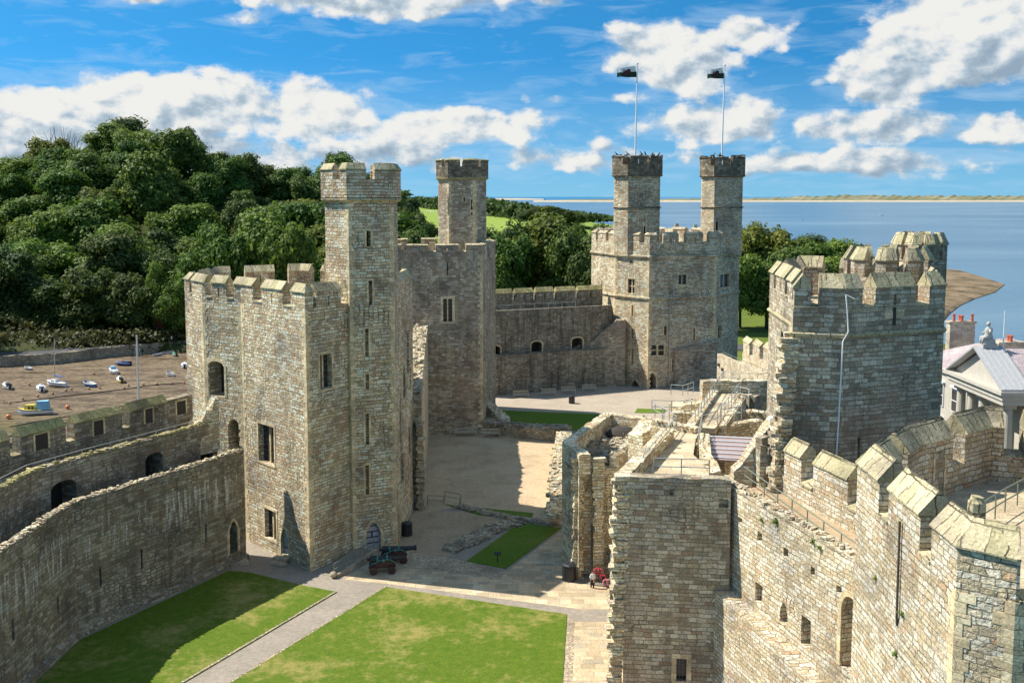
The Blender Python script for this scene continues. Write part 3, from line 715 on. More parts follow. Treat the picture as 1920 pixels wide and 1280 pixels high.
# ================================================================== GROUND, WATER, TERRAIN
def sstep(a, b, x):
    t = max(0, min(1, (x-a)/(b-a))); return t*t*(3-2*t)
def lerpt(tb, x):
    if x <= tb[0][0]: return tb[0][1]
    for (a, p_), (b, q) in zip(tb, tb[1:]):
        if x <= b: return p_+(q-p_)*(x-a)/(b-a)
    return tb[-1][1]
RIDGE = [(-330, 30), (-215, 34), (-190, 36), (-160, 40), (-146, 48), (-125, 45), (-112, 42), (-100, 35), (-80, 31), (-62, 33), (-50, 31), (-42, 20), (-34, 8), (-20, 2), (0, 0)]
SHORE = [(200, 108), (300, 128), (400, 138), (600, 160), (900, 150), (1200, 135), (1500, 60), (1900, -40), (2600, -200)]
def terrain(x, y):
    h = 0.0
    s = lerpt(SHORE, y)
    hill = lerpt(RIDGE, x*385/max(y, 250)) if x < 0 else 0
    f = sstep(240, 385, y)*(1-sstep(450, 700, y)*.75)
    base = -3.0*sstep(100, 200, y)*(1-sstep(380, 600, y))
    if y > 400: base += (15*sstep(520, 1000, y)*(1-sstep(20, 120, x))*sstep(-420, -100, x) + 3*sstep(420, 700, y)*(1-sstep(20, 100, x)))*(1-sstep(1090, 1250, y))
    base += 34*math.exp(-((x+172)**2+(y-212)**2)/1500) if y < 300 else 0  # unseen bank, raised so its trees throw longer shade over the mud
    h = base+hill*f + (mnoise.noise((x*.02, y*.02, 0))*2.0*sstep(200, 300, y))
    h = h*(1-sstep(s-40, s, x)) + (-14)*sstep(s-25, s+15, x)
    if y > 1250: h = h*(1-sstep(1250, 1500, y)) - 14*sstep(1300, 1500, y)
    if y < 236:                                  # castle rock and the tidal river beside it
        if x < -124: return h
        left = 1-sstep(-45, -38, x+ (0 if y < 118 else (y-118)*-.25)) if y < 118 else 1-sstep(-36, -28, x-(y-118)*.12)
        h = h*(1-left)+(-9)*left
    return h
ys = [-60, 0, 30, 60, 90, 110, 118, 125, 140, 160, 180, 200, 215, 225, 232, 236, 240, 250]+[250+i*14 for i in range(1, 30)]+[680, 720, 780, 850, 930, 1010, 1100, 1200, 1280, 1350, 1450, 1600, 2000, 2600]
mb = MB(); xs = [-1400, -1000, -700, -500]+[-400+i*12 for i in range(0, 52)]+[240, 300, 500]
for y in ys:
    for x in xs: mb.v.append((x, y, terrain(x, y)-.05 if not (-34 < x < 40 and 40 < y < 200) else -.12))
for j in range(len(ys)-1):
    for i in range(len(xs)-1):
        a = j*len(xs)+i; mb.f.append((a, a+1, a+1+len(xs), a+len(xs))); mb.mi.append(1 if (xs[i] > 20 and 200 < ys[j] < 420) else (2 if ys[j] > 420 else 0))
struct(mb.build('ground', [M['rough'], M['parkgrass'], M['field']], fix=False, smooth=True))
def sheet(name, poly, z, mat, sub_=0):
    m = MB(); m.face([(q[0], q[1], z) for q in poly]); o = m.build(name, M[mat], fix=False); struct(o); return o
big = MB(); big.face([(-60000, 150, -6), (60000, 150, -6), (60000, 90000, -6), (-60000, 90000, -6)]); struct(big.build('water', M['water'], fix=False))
# courtyard surfaces (each sheet a few mm above the last)
sheet('courtyard', [(-33, 40), (45, 40), (45, 195), (0, 195), (-30, 128)], 0.0, 'pathgrey')
g = lambda *l: [G(x, y) for x, y in l]
sheet('gravel_court', g((778, 965), (800, 812), (1060, 818), (1060, 985), (1040, 985), (1000, 972), (860, 950)), .012, 'gravel')
sheet('brown_gravel_yard', g((735, 1042), (775, 958), (860, 958), (960, 975), (905, 1010), (830, 1050)), .010, 'gravel2')
sheet('upper_court', g((905, 768), (918, 738), (1150, 720), (1345, 722), (1345, 770), (1240, 790), (1130, 779)), .008, 'upper')
def lawn(name, pts, mat='lawn'):
    s = MB(); P3 = [(q[0], q[1]) for q in pts]; s.prism(P3 if sum((a[0]*b[1]-b[0]*a[1]) for a, b in zip(P3, P3[1:]+P3[:1])) > 0 else P3[::-1], .0, .06); struct(s.build(name, M[mat]))
c1 = P(1063, 1152); c2 = P(1055, 1280); dd = (c2-c1); e1 = c1+dd*2.6; a1 = P(720, 1100); a2 = P(428, 1280); ee = a1+(a2-a1)*2.4
lawn('main_lawn', [(a1.x, a1.y), (c1.x, c1.y), (e1.x, e1.y), (ee.x, ee.y)])
b1 = P(632, 1110); b2 = P(345, 1280); bb = b1+(b2-b1)*2.3
lawn('shaded_lawn', g((470, 1074), (560, 1096), (632, 1110))+[(bb.x, bb.y), (-31.5, 50)]+g((72, 1275), (150, 1200), (235, 1160), (330, 1116), (430, 1070)), 'lawn')
lawn('small_lawn', g((875, 1052), (975, 980), (1052, 990), (948, 1066)), 'lawnb')
lawn('grass_strip', g((835, 946), (1000, 962), (997, 972), (900, 966)), 'lawnb')
lawn('upper_lawn', g((905, 768), (1130, 777), (1085, 808), (905, 798)), 'lawnb')
lawn('grass_patch', g((1195, 766), (1250, 768), (1245, 775), (1190, 774)), 'lawnb')
fl1 = P(1078, 1165); fl2 = fl1+(dd*2.5)
sheet('flagstone_path', [(fl1.x, fl1.y), G(1170, 1165), (7.6, 40), (fl2.x, fl2.y)], .016, 'flag')
sheet('cobble_edge', [(c1.x, c1.y), (fl1.x, fl1.y), (fl2.x, fl2.y), (e1.x, e1.y)], .012, 'cobble')
sheet('flagstone_yard', g((640, 1085), (700, 1050), (760, 1046), (868, 1058), (950, 1070), (1056, 992), (1066, 1090), (1165, 1105), (1165, 1140), (1100, 1143), (760, 1098)), .004, 'flag')
sheet('cobble_yard', g((745, 1032), (870, 1050), (945, 1071), (940, 1086), (800, 1066), (735, 1062)), .014, 'cobble')
# gravel path between the lawns with pale kerb edges
for nm, A, B, o1 in (('lawn_edging', b1, b2, 1), ('lawn_edging', a1, a2, -1)):
    m = MB(); d = (B-A).normalized(); nrm = Vector((-d.y, d.x, 0))*o1*-1
    k = 0
    while k < 46:
        l = random.uniform(.22, .4); q = A+d*(k+l/2)+nrm*.12; m.box((q.x, q.y, .03), (l*.92, .18, .09), math.atan2(d.y, d.x), .02); k += l
    struct(m.build(nm, M['cobble']))
# tidal river bed and far-bank road
quay_t = [(-60, 672), (20, 668), (100, 664), (200, 652), (347, 640), (420, 634)]
sheetp = [G(x, y+15, -4.5) for x, y in quay_t]
m = MB(); m.face([(q[0], q[1], -4.5) for q in [(-220, sheetp[0][1]-4)]+sheetp+[(-20, 238), (-18, 100), (-60, 20), (-220, 20)]]); struct(m.build('river_bed', M['mud'], fix=False))
qt = [G(x, y, -2.3) for x, y in quay_t]; qt = [(qt[0][0]-120, qt[0][1]+2)]+qt+[(-20, qt[-1][1]+1)]
qw = MB(); rough(qw, qt, .8, -9, [-2.2]*len(qt), .18, 1.2); tag(qw.build('river_wall', M['ruin']), 'rough stone embankment wall between muddy river and the road', 'wall')
rd = MB(); sweep(rd, offs(qt, .9), [(0, -6), (5.5, -6), (5.5, -2.25), (0, -2.25)]); struct(rd.build('riverside_road', M['asphalt']))
vg = MB(); sweep(vg, offs(qt, 6.4), [(0, -6), (14, -6), (14, .5), (0, -2.2)]); struct(vg.build('road_verge', M['rough']))
# park road right of the far tower
rp = [PY(1380, 640, 225), PY(1470, 641, 222), PY(1520, 643, 220)]
rb = MB(); sweep(rb, [(32, 232), (90, 224)], [(0, -6), (9, -6), (9, -2.85), (0, -2.85)]); struct(rb.build('park_road', M['asphalt']))
# shingle spit
sp_ = [(1640, 500), (1765, 503), (1800, 506), (1840, 518), (1886, 533), (1868, 548), (1830, 560), (1800, 574), (1780, 590), (1740, 640), (1640, 640)]
m = MB(); pts = [G(x, y, -5.9) for x, y in sp_]; cx = sum(q[0] for q in pts)/len(pts); cy = sum(q[1] for q in pts)/len(pts)
rings = []
for f, z in ((1.0, -6.3), (.97, -5.75), (.86, -5.3), (.6, -4.9), (.2, -4.7)): rings.append([Vector((cx+(q[0]-cx)*f, cy+(q[1]-cy)*f, z)) for q in pts])
m.loft(rings); struct(m.build('shingle_spit', M['shingle'], smooth=False))
# far sandbar with dunes, and headland
def farstrip(name, prof, Yf, depth, mat):
    m = MB(); rs = []
    for (px, pt, pb) in prof:
        b = PY(px, pb, Yf); t = PY(px, pt, Yf+depth*.4); x = b.x
        rs.append([Vector((x, Yf, -6.5)), Vector((x, Yf+depth*.1, max(-5.5, -6+(t.z+6)*.25))), Vector((t.x, Yf+depth*.4, t.z)), Vector((t.x*1.1, Yf+depth, -6.5))])
    m.loft(rs, closed=False, caps=False); struct(m.build(name, M[mat], fix=False))
random.seed(3)
pr = []
for px in range(1015, 2100, 6):
    hgt = lerpt([(1015, .8), (1100, 2.6), (1400, 4.5), (1480, 7.5), (1560, 11), (1700, 10.5), (1950, 10)], px)*random.uniform(.75, 1.1)
    pr.append((px, 376.3-hgt, 377.5))
farstrip('sand_bar', [(px, 375.6, 378.3) for px in range(1000, 2120, 12)], 7000, 400, 'sand')
farstrip('dune_land', pr, 7420, 1500, 'dune')
farstrip('sand_bar', [(px, 372.9-1.2*math.sin((px-880)/140*math.pi), 374.2) for px in range(880, 1021, 10)], 11500, 600, 'sand')

# ================================================================== MAIN TOWER (left)
random.seed(11)
C = P(582, 1072); Cx = (C.x, C.y)
def at_top(px, py, z): q = P(px, py, z); return (q.x, q.y)
zr_ = 24.7
Cc = Cx
D_ = (G(661, 1037)); A3 = PY(450, 522, 92.3); A3 = (A3.x, A3.y); A2 = at_top(378, 515, zr_); A1 = at_top(345, 509, zr_)
E_ = G(741, 1022); F_ = G(777, 952)
poly = [A1, A2, A3, Cc, D_, E_, F_, (F_[0]-.3, F_[1]+1.0), (-14.5, 107), (-23, 110.5), (-31.5, 107)]
MT = poly
print('main tower', [tuple(round(c, 1) for c in q) for q in poly])
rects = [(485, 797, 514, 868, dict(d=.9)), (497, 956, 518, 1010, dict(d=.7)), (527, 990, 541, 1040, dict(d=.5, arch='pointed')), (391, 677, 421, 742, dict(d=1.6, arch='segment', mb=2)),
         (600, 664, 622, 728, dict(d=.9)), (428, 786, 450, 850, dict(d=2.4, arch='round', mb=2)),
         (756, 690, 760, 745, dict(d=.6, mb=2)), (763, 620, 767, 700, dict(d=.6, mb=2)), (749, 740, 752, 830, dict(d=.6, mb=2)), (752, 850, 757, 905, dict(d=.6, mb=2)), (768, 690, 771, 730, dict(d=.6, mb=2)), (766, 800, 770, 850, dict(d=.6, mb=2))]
mt, mtw, rs = tower('keep_tower', 'largest polygonal castle tower left of centre with a tall square-cut turret and bright left side', 'tower', poly, -1, 21.6, 22.6, 23.95, zr_,
    lambda pp: pxgaps(pp, [(357, 361), (386, 397), (425, 439), (475, 491), (530, 546), (588, 594), (640, 652)])+sidegaps(pp, {6: (1, 1.0), 7: (2, 1.4), 8: (2, 1.4), 9: (2, 1.5), 10: (2, 1.2)}), M['tower'], M['cap'], rects, t=.95)
window(mt, rs[0], 2, label='tall two light window with iron lattice on the sunlit face'); window(mt, rs[1], 2, label='low two light window in shade near the ground'); window(mt, rs[4], 2)
surround(mt, rs[2], .18); door(mt, rs[2], M['greendoor'], 'narrow pale studded door in the shaded corner', 2)
surround(mt, rs[3], .25)
for i in (1, 2, 3): quoins(mt, poly, i, 0, 22.3)
# slit frames
# turret: an octagon standing on the tower's corner, running to the ground as its stair shaft
fr_ = Vector(G(661, 1037)); fe = Vector(G(741, 1024)); ux = (fe-fr_).normalized(); nn = Vector((-ux.y, ux.x)); S = (fe-fr_).length; cc = fr_+ux*S/2
k = S*.62
tp = [fr_, fe]+[Vector((PY(px, 500, fr_.y+dy).x, fr_.y+dy)) for px, dy in ((744, 4.2), (739, 7.0), (700, 9.2), (640, 8.6), (611, 6.0), (609, 2.6))]
tp = [tuple(q-nn*.35) for q in tp]; TU = tp
rects = [(687, 433, 695, 462, dict(d=.8, mb=2)), (691, 526, 698, 572, dict(d=.8, mb=2)), (684, 616, 691, 668, dict(d=.8, mb=2)), (685, 701, 692, 730, dict(d=.8, mb=2)), (685, 775, 692, 834, dict(d=.8, mb=2)), (685, 872, 692, 927, dict(d=.8, mb=2)), (686, 978, 714, 1031, dict(d=.55, arch='pointed'))]
_, tb, rs = tower('turret', '', '', tp, -1, 32.6, 33.5, 34.3, 34.95,
    lambda pp: pxgaps(pp, [(628, 641), (690, 706)])+sidegaps(pp, {2: (1, .5), 4: (2, .8), 5: (1, .9), 6: (1, .8)}), M['tower'], M['cap'], rects, t=.6, parent=mt, topout=.32, ztop=31.9, string=((31.5, .42, .35),), wallname='turret')
for r in rs[:-1]: surround(tb, r, .16)
surround(tb, rs[-1], .3); door(tb, rs[-1], M['greendoor'], 'pale grey arched door with black iron straps', 4)
for i in (0, 1): quoins(tb, tp, i, 0, 31.3, a=.3, b=.5)
# broken stub beside the turret and ragged range end
m = MB(); b0 = P(588, 524, 24.5); 
for i in range(6): m.box((b0.x+.55+random.uniform(-.05, .05), b0.y+6+random.uniform(-.1, .1), 23+i*.55), (1.2, 1.1, .55), .1, .06)
m.build('broken_stub', M['quoin'], mt)

# hall wall remains running from this tower to the next
random.seed(12)
hw = empty('ruined_hall_wall', 'tall narrow ruined wall with broken sloping top joining the two left towers', 'wall', (-10.5, 118, 0))
h0 = G(792, 952); h1 = G(804, 813)
m = MB(); tpz = rough(m, [(h0[0], h0[1]), ((h0[0]*.5+h1[0]*.5), (h0[1]+h1[1])/2), (h1[0], h1[1])], 1.8, -1, [12.0, 14.2, 14.8], .22, .6); m.build('wall', M['litruin'], hw)
m = MB(); a = Vector(F_)+Vector((.1, .3)); m2 = rough(m, [(a.x, a.y), (h0[0], h0[1]+1)], 1.6, -1, [9.0, 8.0], .2, .5); m.build('buttress_wall', M['litruin'], hw)
m = MB(); P3 = [(q[0][0]-.9, q[0][1], q[1]) for q in tpz]; stones(m, P3, .18, .38, 170, (.8, .3, .25)); m.build('loose_stones', M['litruin'], hw)
toothing(hw, h0[0]-.2, h0[1]-.2, 0, 9, .2, -1, .6, M['litruin'], .9)

# ================================================================== LEFT CURTAIN WALL
random.seed(21)
base = [G(x, y) for x, y in ((75, 1260), (115, 1221), (148, 1191), (230, 1152), (328, 1109), (430, 1063), (462, 1047))]
base = [(-36.5, 36), (-33.2, 50), (-32.0, 61)]+base
print('curtain', [tuple(round(c, 1) for c in q) for q in base])
cw = empty('curtain_wall', 'long shaded curtain wall curving along the left lawn with passage and wall walk', 'wall', (-31, 72, 0))
L1 = 9.9
m = MB()
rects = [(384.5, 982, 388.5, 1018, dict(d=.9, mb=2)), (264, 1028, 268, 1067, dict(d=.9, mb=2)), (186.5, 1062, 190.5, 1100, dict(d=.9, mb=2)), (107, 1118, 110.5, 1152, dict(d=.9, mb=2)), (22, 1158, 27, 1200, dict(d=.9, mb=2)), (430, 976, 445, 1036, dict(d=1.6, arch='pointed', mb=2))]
rs = wallpanels(m, base, False, -1, L1-.5, rects)
sweep(m, base, [(.01, L1-.52), (0, L1-.5), (0, L1), (.65, L1), (.65, L1-1.5), (2.95, L1-1.5), (2.95, L1-1.6)], caps=True, jit=.09, sub=.7)
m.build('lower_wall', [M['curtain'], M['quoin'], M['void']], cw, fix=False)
surround(cw, rs[5], .3)
m = MB(); pl = [(a[0], a[1], L1+.05) for a in base[2:]]; stones(m, [tuple(Vector(q)+Vector((-.3, .1, 0))) for q in pl], .10, .2, 300, (.25, .35, .04)); m.build('loose_stones', M['litruin'], cw)
m = MB(); sweep(m, base[1:], [(-.45, -.5), (0.0, -.5), (0, .55), (-.30, .45)], sub=1, jit=.06); m.build('plinth', M['curtain'], cw)
up = offs(base, 2.9); L2 = 12.2; m = MB()
rects = [(366, 818, 400, 874, dict(d=1.6, arch='segment', mb=2)), (263, 850, 306, 912, dict(d=1.6, arch='segment', mb=2)), (96, 900, 145, 985, dict(d=1.6, arch='segment', mb=2))]
rs = wallpanels(m, up, False, L1-1.7, L2-.35, rects)
sweep(m, up, [(.01, L2-.37), (0, L2-.35), (0, L2), (.55, L2+.05), (.55, L2-.9)], jit=.09, sub=.6)
m.build('upper_wall', [M['curtain'], M['quoin'], M['void']], cw, fix=False)
m = MB(); stones(m, [(a[0]-.2, a[1], L2+.05) for a in up[2:]], .10, .24, 260, (.25, .3, .06)); m.build('coping_rubble', M['capdark'], cw)
m = MB(); sweep(m, offs(base, 3.4), [(0, L2-.95), (2.3, L2-.95), (2.3, L2-.8), (0, L2-.8)]); m.build('wall_walk', M['deck'], cw)
par = offs(base, 5.6)
m = MB(); wallpanels(m, par, False, 10.9, 12.8); sweep(m, par, [(0.01, 12.78), (0, 12.8), (.9, 12.8), (.9, -8), (.89, -8)]); m.build('parapet_wall', M['curtain'], cw, fix=False)
gp = []
for a, b in ((7, 27), (114, 131), (222, 236)):
    gp.append((arcpos(par, False, a), arcpos(par, False, b)))
send = arcpos(par, False, 308); T_ = sum(math.hypot(b[0]-a[0], b[1]-a[1]) for _, a, b in segs(par, False))
gg = sorted(gp)+[(send, send+.02)]
gg = [(gg[0][0]-6.9, gg[0][0]-5.7)]+gg
print('gaps', gg, T_)
# merlons seen from the courtyard side
for s0, s1 in [(0, gg[0][0])]+[(gg[i][1], gg[i+1][0]) for i in range(len(gg)-1)]:
    merlon(cw, sub(par, False, s0, s1), .9, 12.8, 14.15, 14.85, M['curtain'], M['capdark'], 0)
merlon(cw, sub(par, False, send+.03, T_), .9, 12.8, 14.35, 14.35, M['curtain'], M['capdark'], 0)
for g0, g1 in gg[:-1]:
    m = MB(); sweep(m, sub(par, False, g0+.02, g1-.02), [(-.05, 12.805), (.95, 12.805), (.5, 13.0), (-.05, 12.9)]); m.build('embrasure_sill', M['cap'], cw)
# framed loops in the merlons, their shade painted as flat dark faces
for x0, y0, x1, y1 in ((66, 812, 90, 858), (176, 792, 194, 836), (272, 765, 286, 800), (331, 750, 348, 782)):
    L = locate(par, False, (x0+x1)/2, (y0+y1)/2)
    a, b = par[L[0]], par[L[0]+1]; o = OP(a, b, x0, y0, x1, y1); W, _ = pane_poly(a, b, o, 0); m = MB()
    fr0 = [(o['u0'], 12.82), (o['u1'], 12.82), (o['u1'], 14.0), (o['u0'], 14.0)]
    for (ua, ub, za, zb) in ((o['u0']-.16, o['u0'], 12.82, 14.02), (o['u1'], o['u1']+.16, 12.82, 14.02), (o['u0']-.16, o['u1']+.16, 14.02, 14.12)):
        m.loft([[W(ua, za, -.05), W(ub, za, -.05), W(ub, za, .02), W(ua, za, .02)], [W(ua, zb, -.05), W(ub, zb, -.05), W(ub, zb, .02), W(ua, zb, .02)]])
    m.cur = 1; m.face([W(o['u0'], 12.82, -.006), W(o['u1'], 12.82, -.006), W(o['u1'], 14.02, -.006), W(o['u0'], 14.02, -.006)])
    m.build('arrow_loop', [M['quoin'], M['void']], cw)
wl = offs(base, 3.75)
railing('wall_railing', 'thin metal handrail along the left curtain wall walk', [Vector((q[0], q[1], L2-.8)) for q in wl[2:9]], 1.1, 2.4, 'railg')
# ragged stub where the wall meets the tower
m = MB(); q = P(405, 800, 13); q2 = P(437, 830, 11)
p1 = offs(base, 3.2)[-2]; p2 = offs(base, 2.6)[-1]
st = rough(m, [tuple(Vector(p1).lerp(Vector(p2), -.2)), tuple(Vector(p1).lerp(Vector(p2), .5)), p2], 1.0, 9.5, [12.0, 12.9, 14.4], .38, .3); m.build('broken_stub', M['litruin'], cw)
steps = MB()
for k in range(3): q = P(433+k*7, 1047+k*5); steps.box((q.x, q.y, .45-k*.15), (1.6, .9, .3), .5)
steps.build('door_steps', M['deck'], cw)
steps = MB()
for k in range(2): q = P(528-k*5, 1052+k*7); steps.box((q.x, q.y, .28-k*.14), (1.5-.1*k, .6, .2), -.45)
steps.build('door_steps', M['deck'], mt)

# ================================================================== SECOND TOWER (middle distance)
random.seed(31)
q0 = G(803, 815); q1 = G(905, 812); q2 = G(918, 770)
q1 = (q1[0], q1[1]); poly = [(q0[0]-6.5, q0[1]+1.5), q0, q1, (q1[0]+1.55, q1[1]+13), (q1[0]-4.5, q1[1]+19.5), (q1[0]-13, q1[1]+19), (q0[0]-9.5, q0[1]+10)]
print('queen', [tuple(round(c, 1) for c in q) for q in poly])
rects = [(831, 560, 848, 603, dict(d=.7)), (838, 492, 840, 516, dict(d=.5, mb=2))]
qt_, qb, rs = tower('castle_tower', 'second castle tower behind the large one with yellow framed window and slim turret', 'tower', poly, -1, 23.6, 24.6, 25.5, 25.75,
    lambda pp: pxgaps(pp, [(752, 762), (803, 817), (860, 874)], y=475)+sidegaps(pp, {2: (1, 1.2), 3: (1, 1.5), 4: (2, 2.0), 5: (1, 1.6), 6: (2, 1.4)}), M['brown'], M['cap'], rects, t=1.0)
f = window(qt_, rs[0], 2, sur=.35, label='tall two light window in yellow stone frame'); quoins(qt_, poly, 2, 0, 24.4)
q = P(866, 465, 24); r = 3.55
tq = PY(866, 300, 143)
oc = [(tq.x+r*math.cos(R(a)), tq.y+r*math.sin(R(a))) for a in (-155, -118, -57, -15, 30, 75, 120, 165)]
rects = [(869, 370, 872, 378, dict(d=.5, mb=2)), (883, 371, 886, 402, dict(d=.5, mb=2)), (841, 371, 844, 404, dict(d=.5, mb=2)), (893, 454, 900, 466, dict(d=.5, mb=2))]
_, tb2, rs = tower('turret', '', '', oc, 23.6, 35.5, 36.1, 36.9, 37.15, lambda pp: pxgaps(pp, [(828, 834), (863, 868), (897, 901)], y=310)+sidegaps(pp, {4: (1, .6), 5: (1, .6), 6: (1, .6)}), M['brown'], M['capdark'], rects, t=.5, parent=qt_, topout=.28, ztop=34.6, string=((34.3, .35, .3),), wallname='turret', parapetmat=M['dark'])
for r_ in rs[:3]: surround(tb2, r_, .14)
for i in (1, 2): quoins(tb2, oc, i, 24, 34.2, a=.3, b=.5)

# ================================================================== FAR CURTAIN WALL
random.seed(41)
f0 = G(912, 744); f1 = G(1152, 722)
fw = [(f0[0]-1, f0[1]), f1]; cf = empty('curtain_wall', 'dark shaded curtain wall with three recesses behind the far benches', 'wall', ((f0[0]+f1[0])/2, (f0[1]+f1[1])/2, 0))
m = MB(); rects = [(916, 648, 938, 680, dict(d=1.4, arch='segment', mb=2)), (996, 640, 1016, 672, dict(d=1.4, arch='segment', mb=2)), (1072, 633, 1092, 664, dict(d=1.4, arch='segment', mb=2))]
up = offs(fw, 1.2)
wallpanels(m, fw, False, -1, 6.4); sweep(m, fw, [(.01, 6.38), (0, 6.4), (1.25, 6.55), (1.25, 6.3)], jit=.12, sub=.8)
rs = wallpanels(m, up, False, 6.3, 13.4, rects); sweep(m, up, [(.01, 13.38), (0, 13.4), (0, 13.6), (.5, 13.6), (.5, 12.7), (3.2, 12.7), (3.2, 12.69)])
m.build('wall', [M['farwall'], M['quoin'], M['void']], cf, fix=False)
for r in rs: surround(cf, r, .22)
par = offs(fw, 4.4); m = MB(); sweep(m, par, [(0, 12.6), (1, 12.6), (1, 14.7), (0, 14.7)]); sweep(m, par, [(.1, -3), (.9, -3), (.9, 12.58), (.1, 12.58)]); m.build('parapet_wall', M['farwall'], cf)
gp = [(arcpos(par, False, a), arcpos(par, False, b)) for a, b in ((961, 966), (1000, 1005), (1038, 1043), (1079, 1084))]
par2 = par
ed = [0]+[x for q in gp for x in q]+[sum(math.hypot(b[0]-a[0], b[1]-a[1]) for _, a, b in segs(par, False))]
for i in range(0, len(ed), 2): merlon(cf, sub(par, False, ed[i], ed[i+1]), 1.0, 14.7, 16.0, 16.8, M['farwall'], M['capdark'], 1)
railing('wall_railing', 'thin grey handrail on the far curtain wall walk', [Vector((q[0], q[1], 12.9)) for q in [tuple(Vector(up[0]).lerp(Vector(up[1]), 0)), tuple(Vector(up[0]).lerp(Vector(up[1]), .72))]], 1.6, 2.5, 'railg')
# stair ramp rising to the far tower
m = MB(); ra = Vector(f1)+Vector((-4.6, -.5)); rb_ = Vector(f1)+Vector((.2, -.9))
rough(m, [tuple(ra-Vector((3, 0))), tuple(ra), tuple(rb_), tuple(rb_+Vector((1.5, 0)))], 1.3, -1, [6.4, 7.2, 11.2, 11.4], .2, .5); m.build('stair_wall', M['brown'], cf)

# ================================================================== FAR TWIN TURRET TOWER
random.seed(51)
Ze = 22.0
def corner(px, Y): q = PY(px, 600, Y); return (q.x, q.y)
ep = [corner(1108, 181.5), corner(1152, 172.5), corner(1216, 167), corner(1341, 171.5), corner(1384, 179)]
ep = ep+[(ep[4][0]+.6, 190), (ep[3][0]-2, 199), (ep[1][0]+4, 201), (ep[0][0]+1.5, 193)]
print('eagle', [tuple(round(c, 1) for c in q) for q in ep])
rects = [(1177, 523, 1190, 550, dict(d=.6)), (1272, 515, 1287, 533, dict(d=.5)), (1350, 514, 1367, 538, dict(d=.6)), (1128, 526, 1130, 538, dict(d=.4, mb=2)), (1184, 572, 1188, 592, dict(d=.5, mb=2)), (1156, 603, 1162, 615, dict(d=.5, mb=2)), (1184, 616, 1188, 634, dict(d=.5, mb=2)), (1184, 653, 1188, 682, dict(d=.5, mb=2)),
         (1245, 611, 1250, 628, dict(d=.5, mb=2)), (1300, 615, 1303, 637, dict(d=.5, mb=2)), (1220, 647, 1231, 666, dict(d=.4)), (1234, 647, 1245, 666, dict(d=.4)), (1260, 672, 1265, 695, dict(d=.5, mb=2)), (1346, 609, 1353, 634, dict(d=.5, mb=2)), (1216, 698, 1230, 729, dict(d=1.5, arch='pointed', mb=2)), (1182, 712, 1200, 740, dict(d=1.5, arch='pointed', mb=2)), (1181, 487, 1184, 494, dict(d=.4, mb=2))]
et, eb, rs = tower('castle_tower', 'broad far castle tower with two dark topped turrets flying flags', 'tower', ep, -1, Ze+1.1, Ze+2.2, Ze+3.6, Ze+4.1,
    lambda pp: pxgaps(pp, [(1117, 1121), (1136, 1141), (1159, 1171), (1198, 1208), (1232, 1243), (1272, 1287), (1318, 1330), (1356, 1362)], y=480)+sidegaps(pp, {4: (2, 1.5), 5: (2, 1.5), 6: (3, 1.5), 7: (2, 1.5), 8: (1, 1.5)}), M['tower'], M['tower'], rects, t=1.0, string=((Ze-.2, .55, .3), (14.9, .5, .28)))
window(et, rs[0], 2, 1, sur=.2); window(et, rs[1], 2); window(et, rs[2], 2); window(et, rs[10], 1, 1, sur=.15); window(et, rs[11], 1, 1, sur=.15)
for i in (3, 4, 5, 6, 7, 8, 9, 12, 13, 14, 15): surround(et, rs[i], .2 if i < 14 else .32)
for i in (1, 2, 3): quoins(et, ep, i, 0, 22)
m = MB(); e2, e3 = Vector(ep[2]), Vector(ep[3]); W = lambda u, d, z: Vector((*(e2+(e3-e2).normalized()*u+Vector(((e3-e2).normalized().y, -(e3-e2).normalized().x))*d), z))
def pipe(pl, name, label, r=.09, mat='railg'):
    m = MB(); m.tube(pl, r, 6); m.build(name, M[mat], et)
u1, _ = onp(ep[2], ep[3], 1262, 560); u2, _ = onp(ep[2], ep[3], 1255, 600)
pipe([W(u1, .15, 21.6), W(u1, .15, 15.3), W(u2, .2, 14.7), W(u2, .2, 0)], 'drainpipe', '')
m = MB(); ua, _ = onp(ep[2], ep[3], 1262, 690); ub, _ = onp(ep[2], ep[3], 1341, 690)
m.loft([[W(ua, -.2, 0), W(ub-.1, -.2, 0), W(ub-.1, .6, 0), W(ua, .6, 0)], [W(ua, -.2, 6.6), W(ub-.1, -.2, 8), W(ub-.1, .6, 7.6), W(ua, .6, 6.2)]]); m.build('annex_wall', M['brown'], et)
def ring8(cx, cy, r, st=22.5): return [(cx+r*math.cos(R(st-180+45*k)), cy+r*math.sin(R(st-180+45*k))) for k in range(8)]
tn = []
for (px, Y, r, strg, sl, st, seam) in ((1193.5, 173.5, 4.15, 8, [(1207, 424, 1210, 440)], 18, 1), (1352.5, 178, 3.75, 8, [(1342, 415, 1346, 432)], 14, 1)):
    q = PY(px, 400, Y); rg = ring8(q.x, q.y, r, st)
    gaps = (lambda pp, a=px: pxgaps(pp, [(a-26, a-11), (a+20, a+27)] if a < 1300 else [(a-20, a-10), (a+14, a+22)], y=300)+sidegaps(pp, {4: (1, .9), 5: (1, .9), 6: (1, .9), 7: (1, .9)}))
    rr = [(a, b, c, d, dict(d=.5, mb=2)) for a, b, c, d in sl]
    _, tbx, rs = tower('turret', '', '', rg, Ze, 36.6, 37.3, 38.6, 38.62, gaps, M['tower'] if px < 1300 else M['pale'], M['dark'], rr, t=.5, parent=et, topout=.35, ztop=35.6, string=((35.3, .4, .42), (30.0, .3, .2)), wallname='turret', parapetmat=M['dark'], jit=.2)
    for r_ in rs: surround(tbx, r_, .14)
    m = MB(); stones(m, [(x, y, 38.75) for x, y in rg+rg[:1]], .15, .5, 34, (.3, .3, .25)); m.build('loose_stones', M['dark'], tbx)
    tn.append((q.x, q.y, Y))
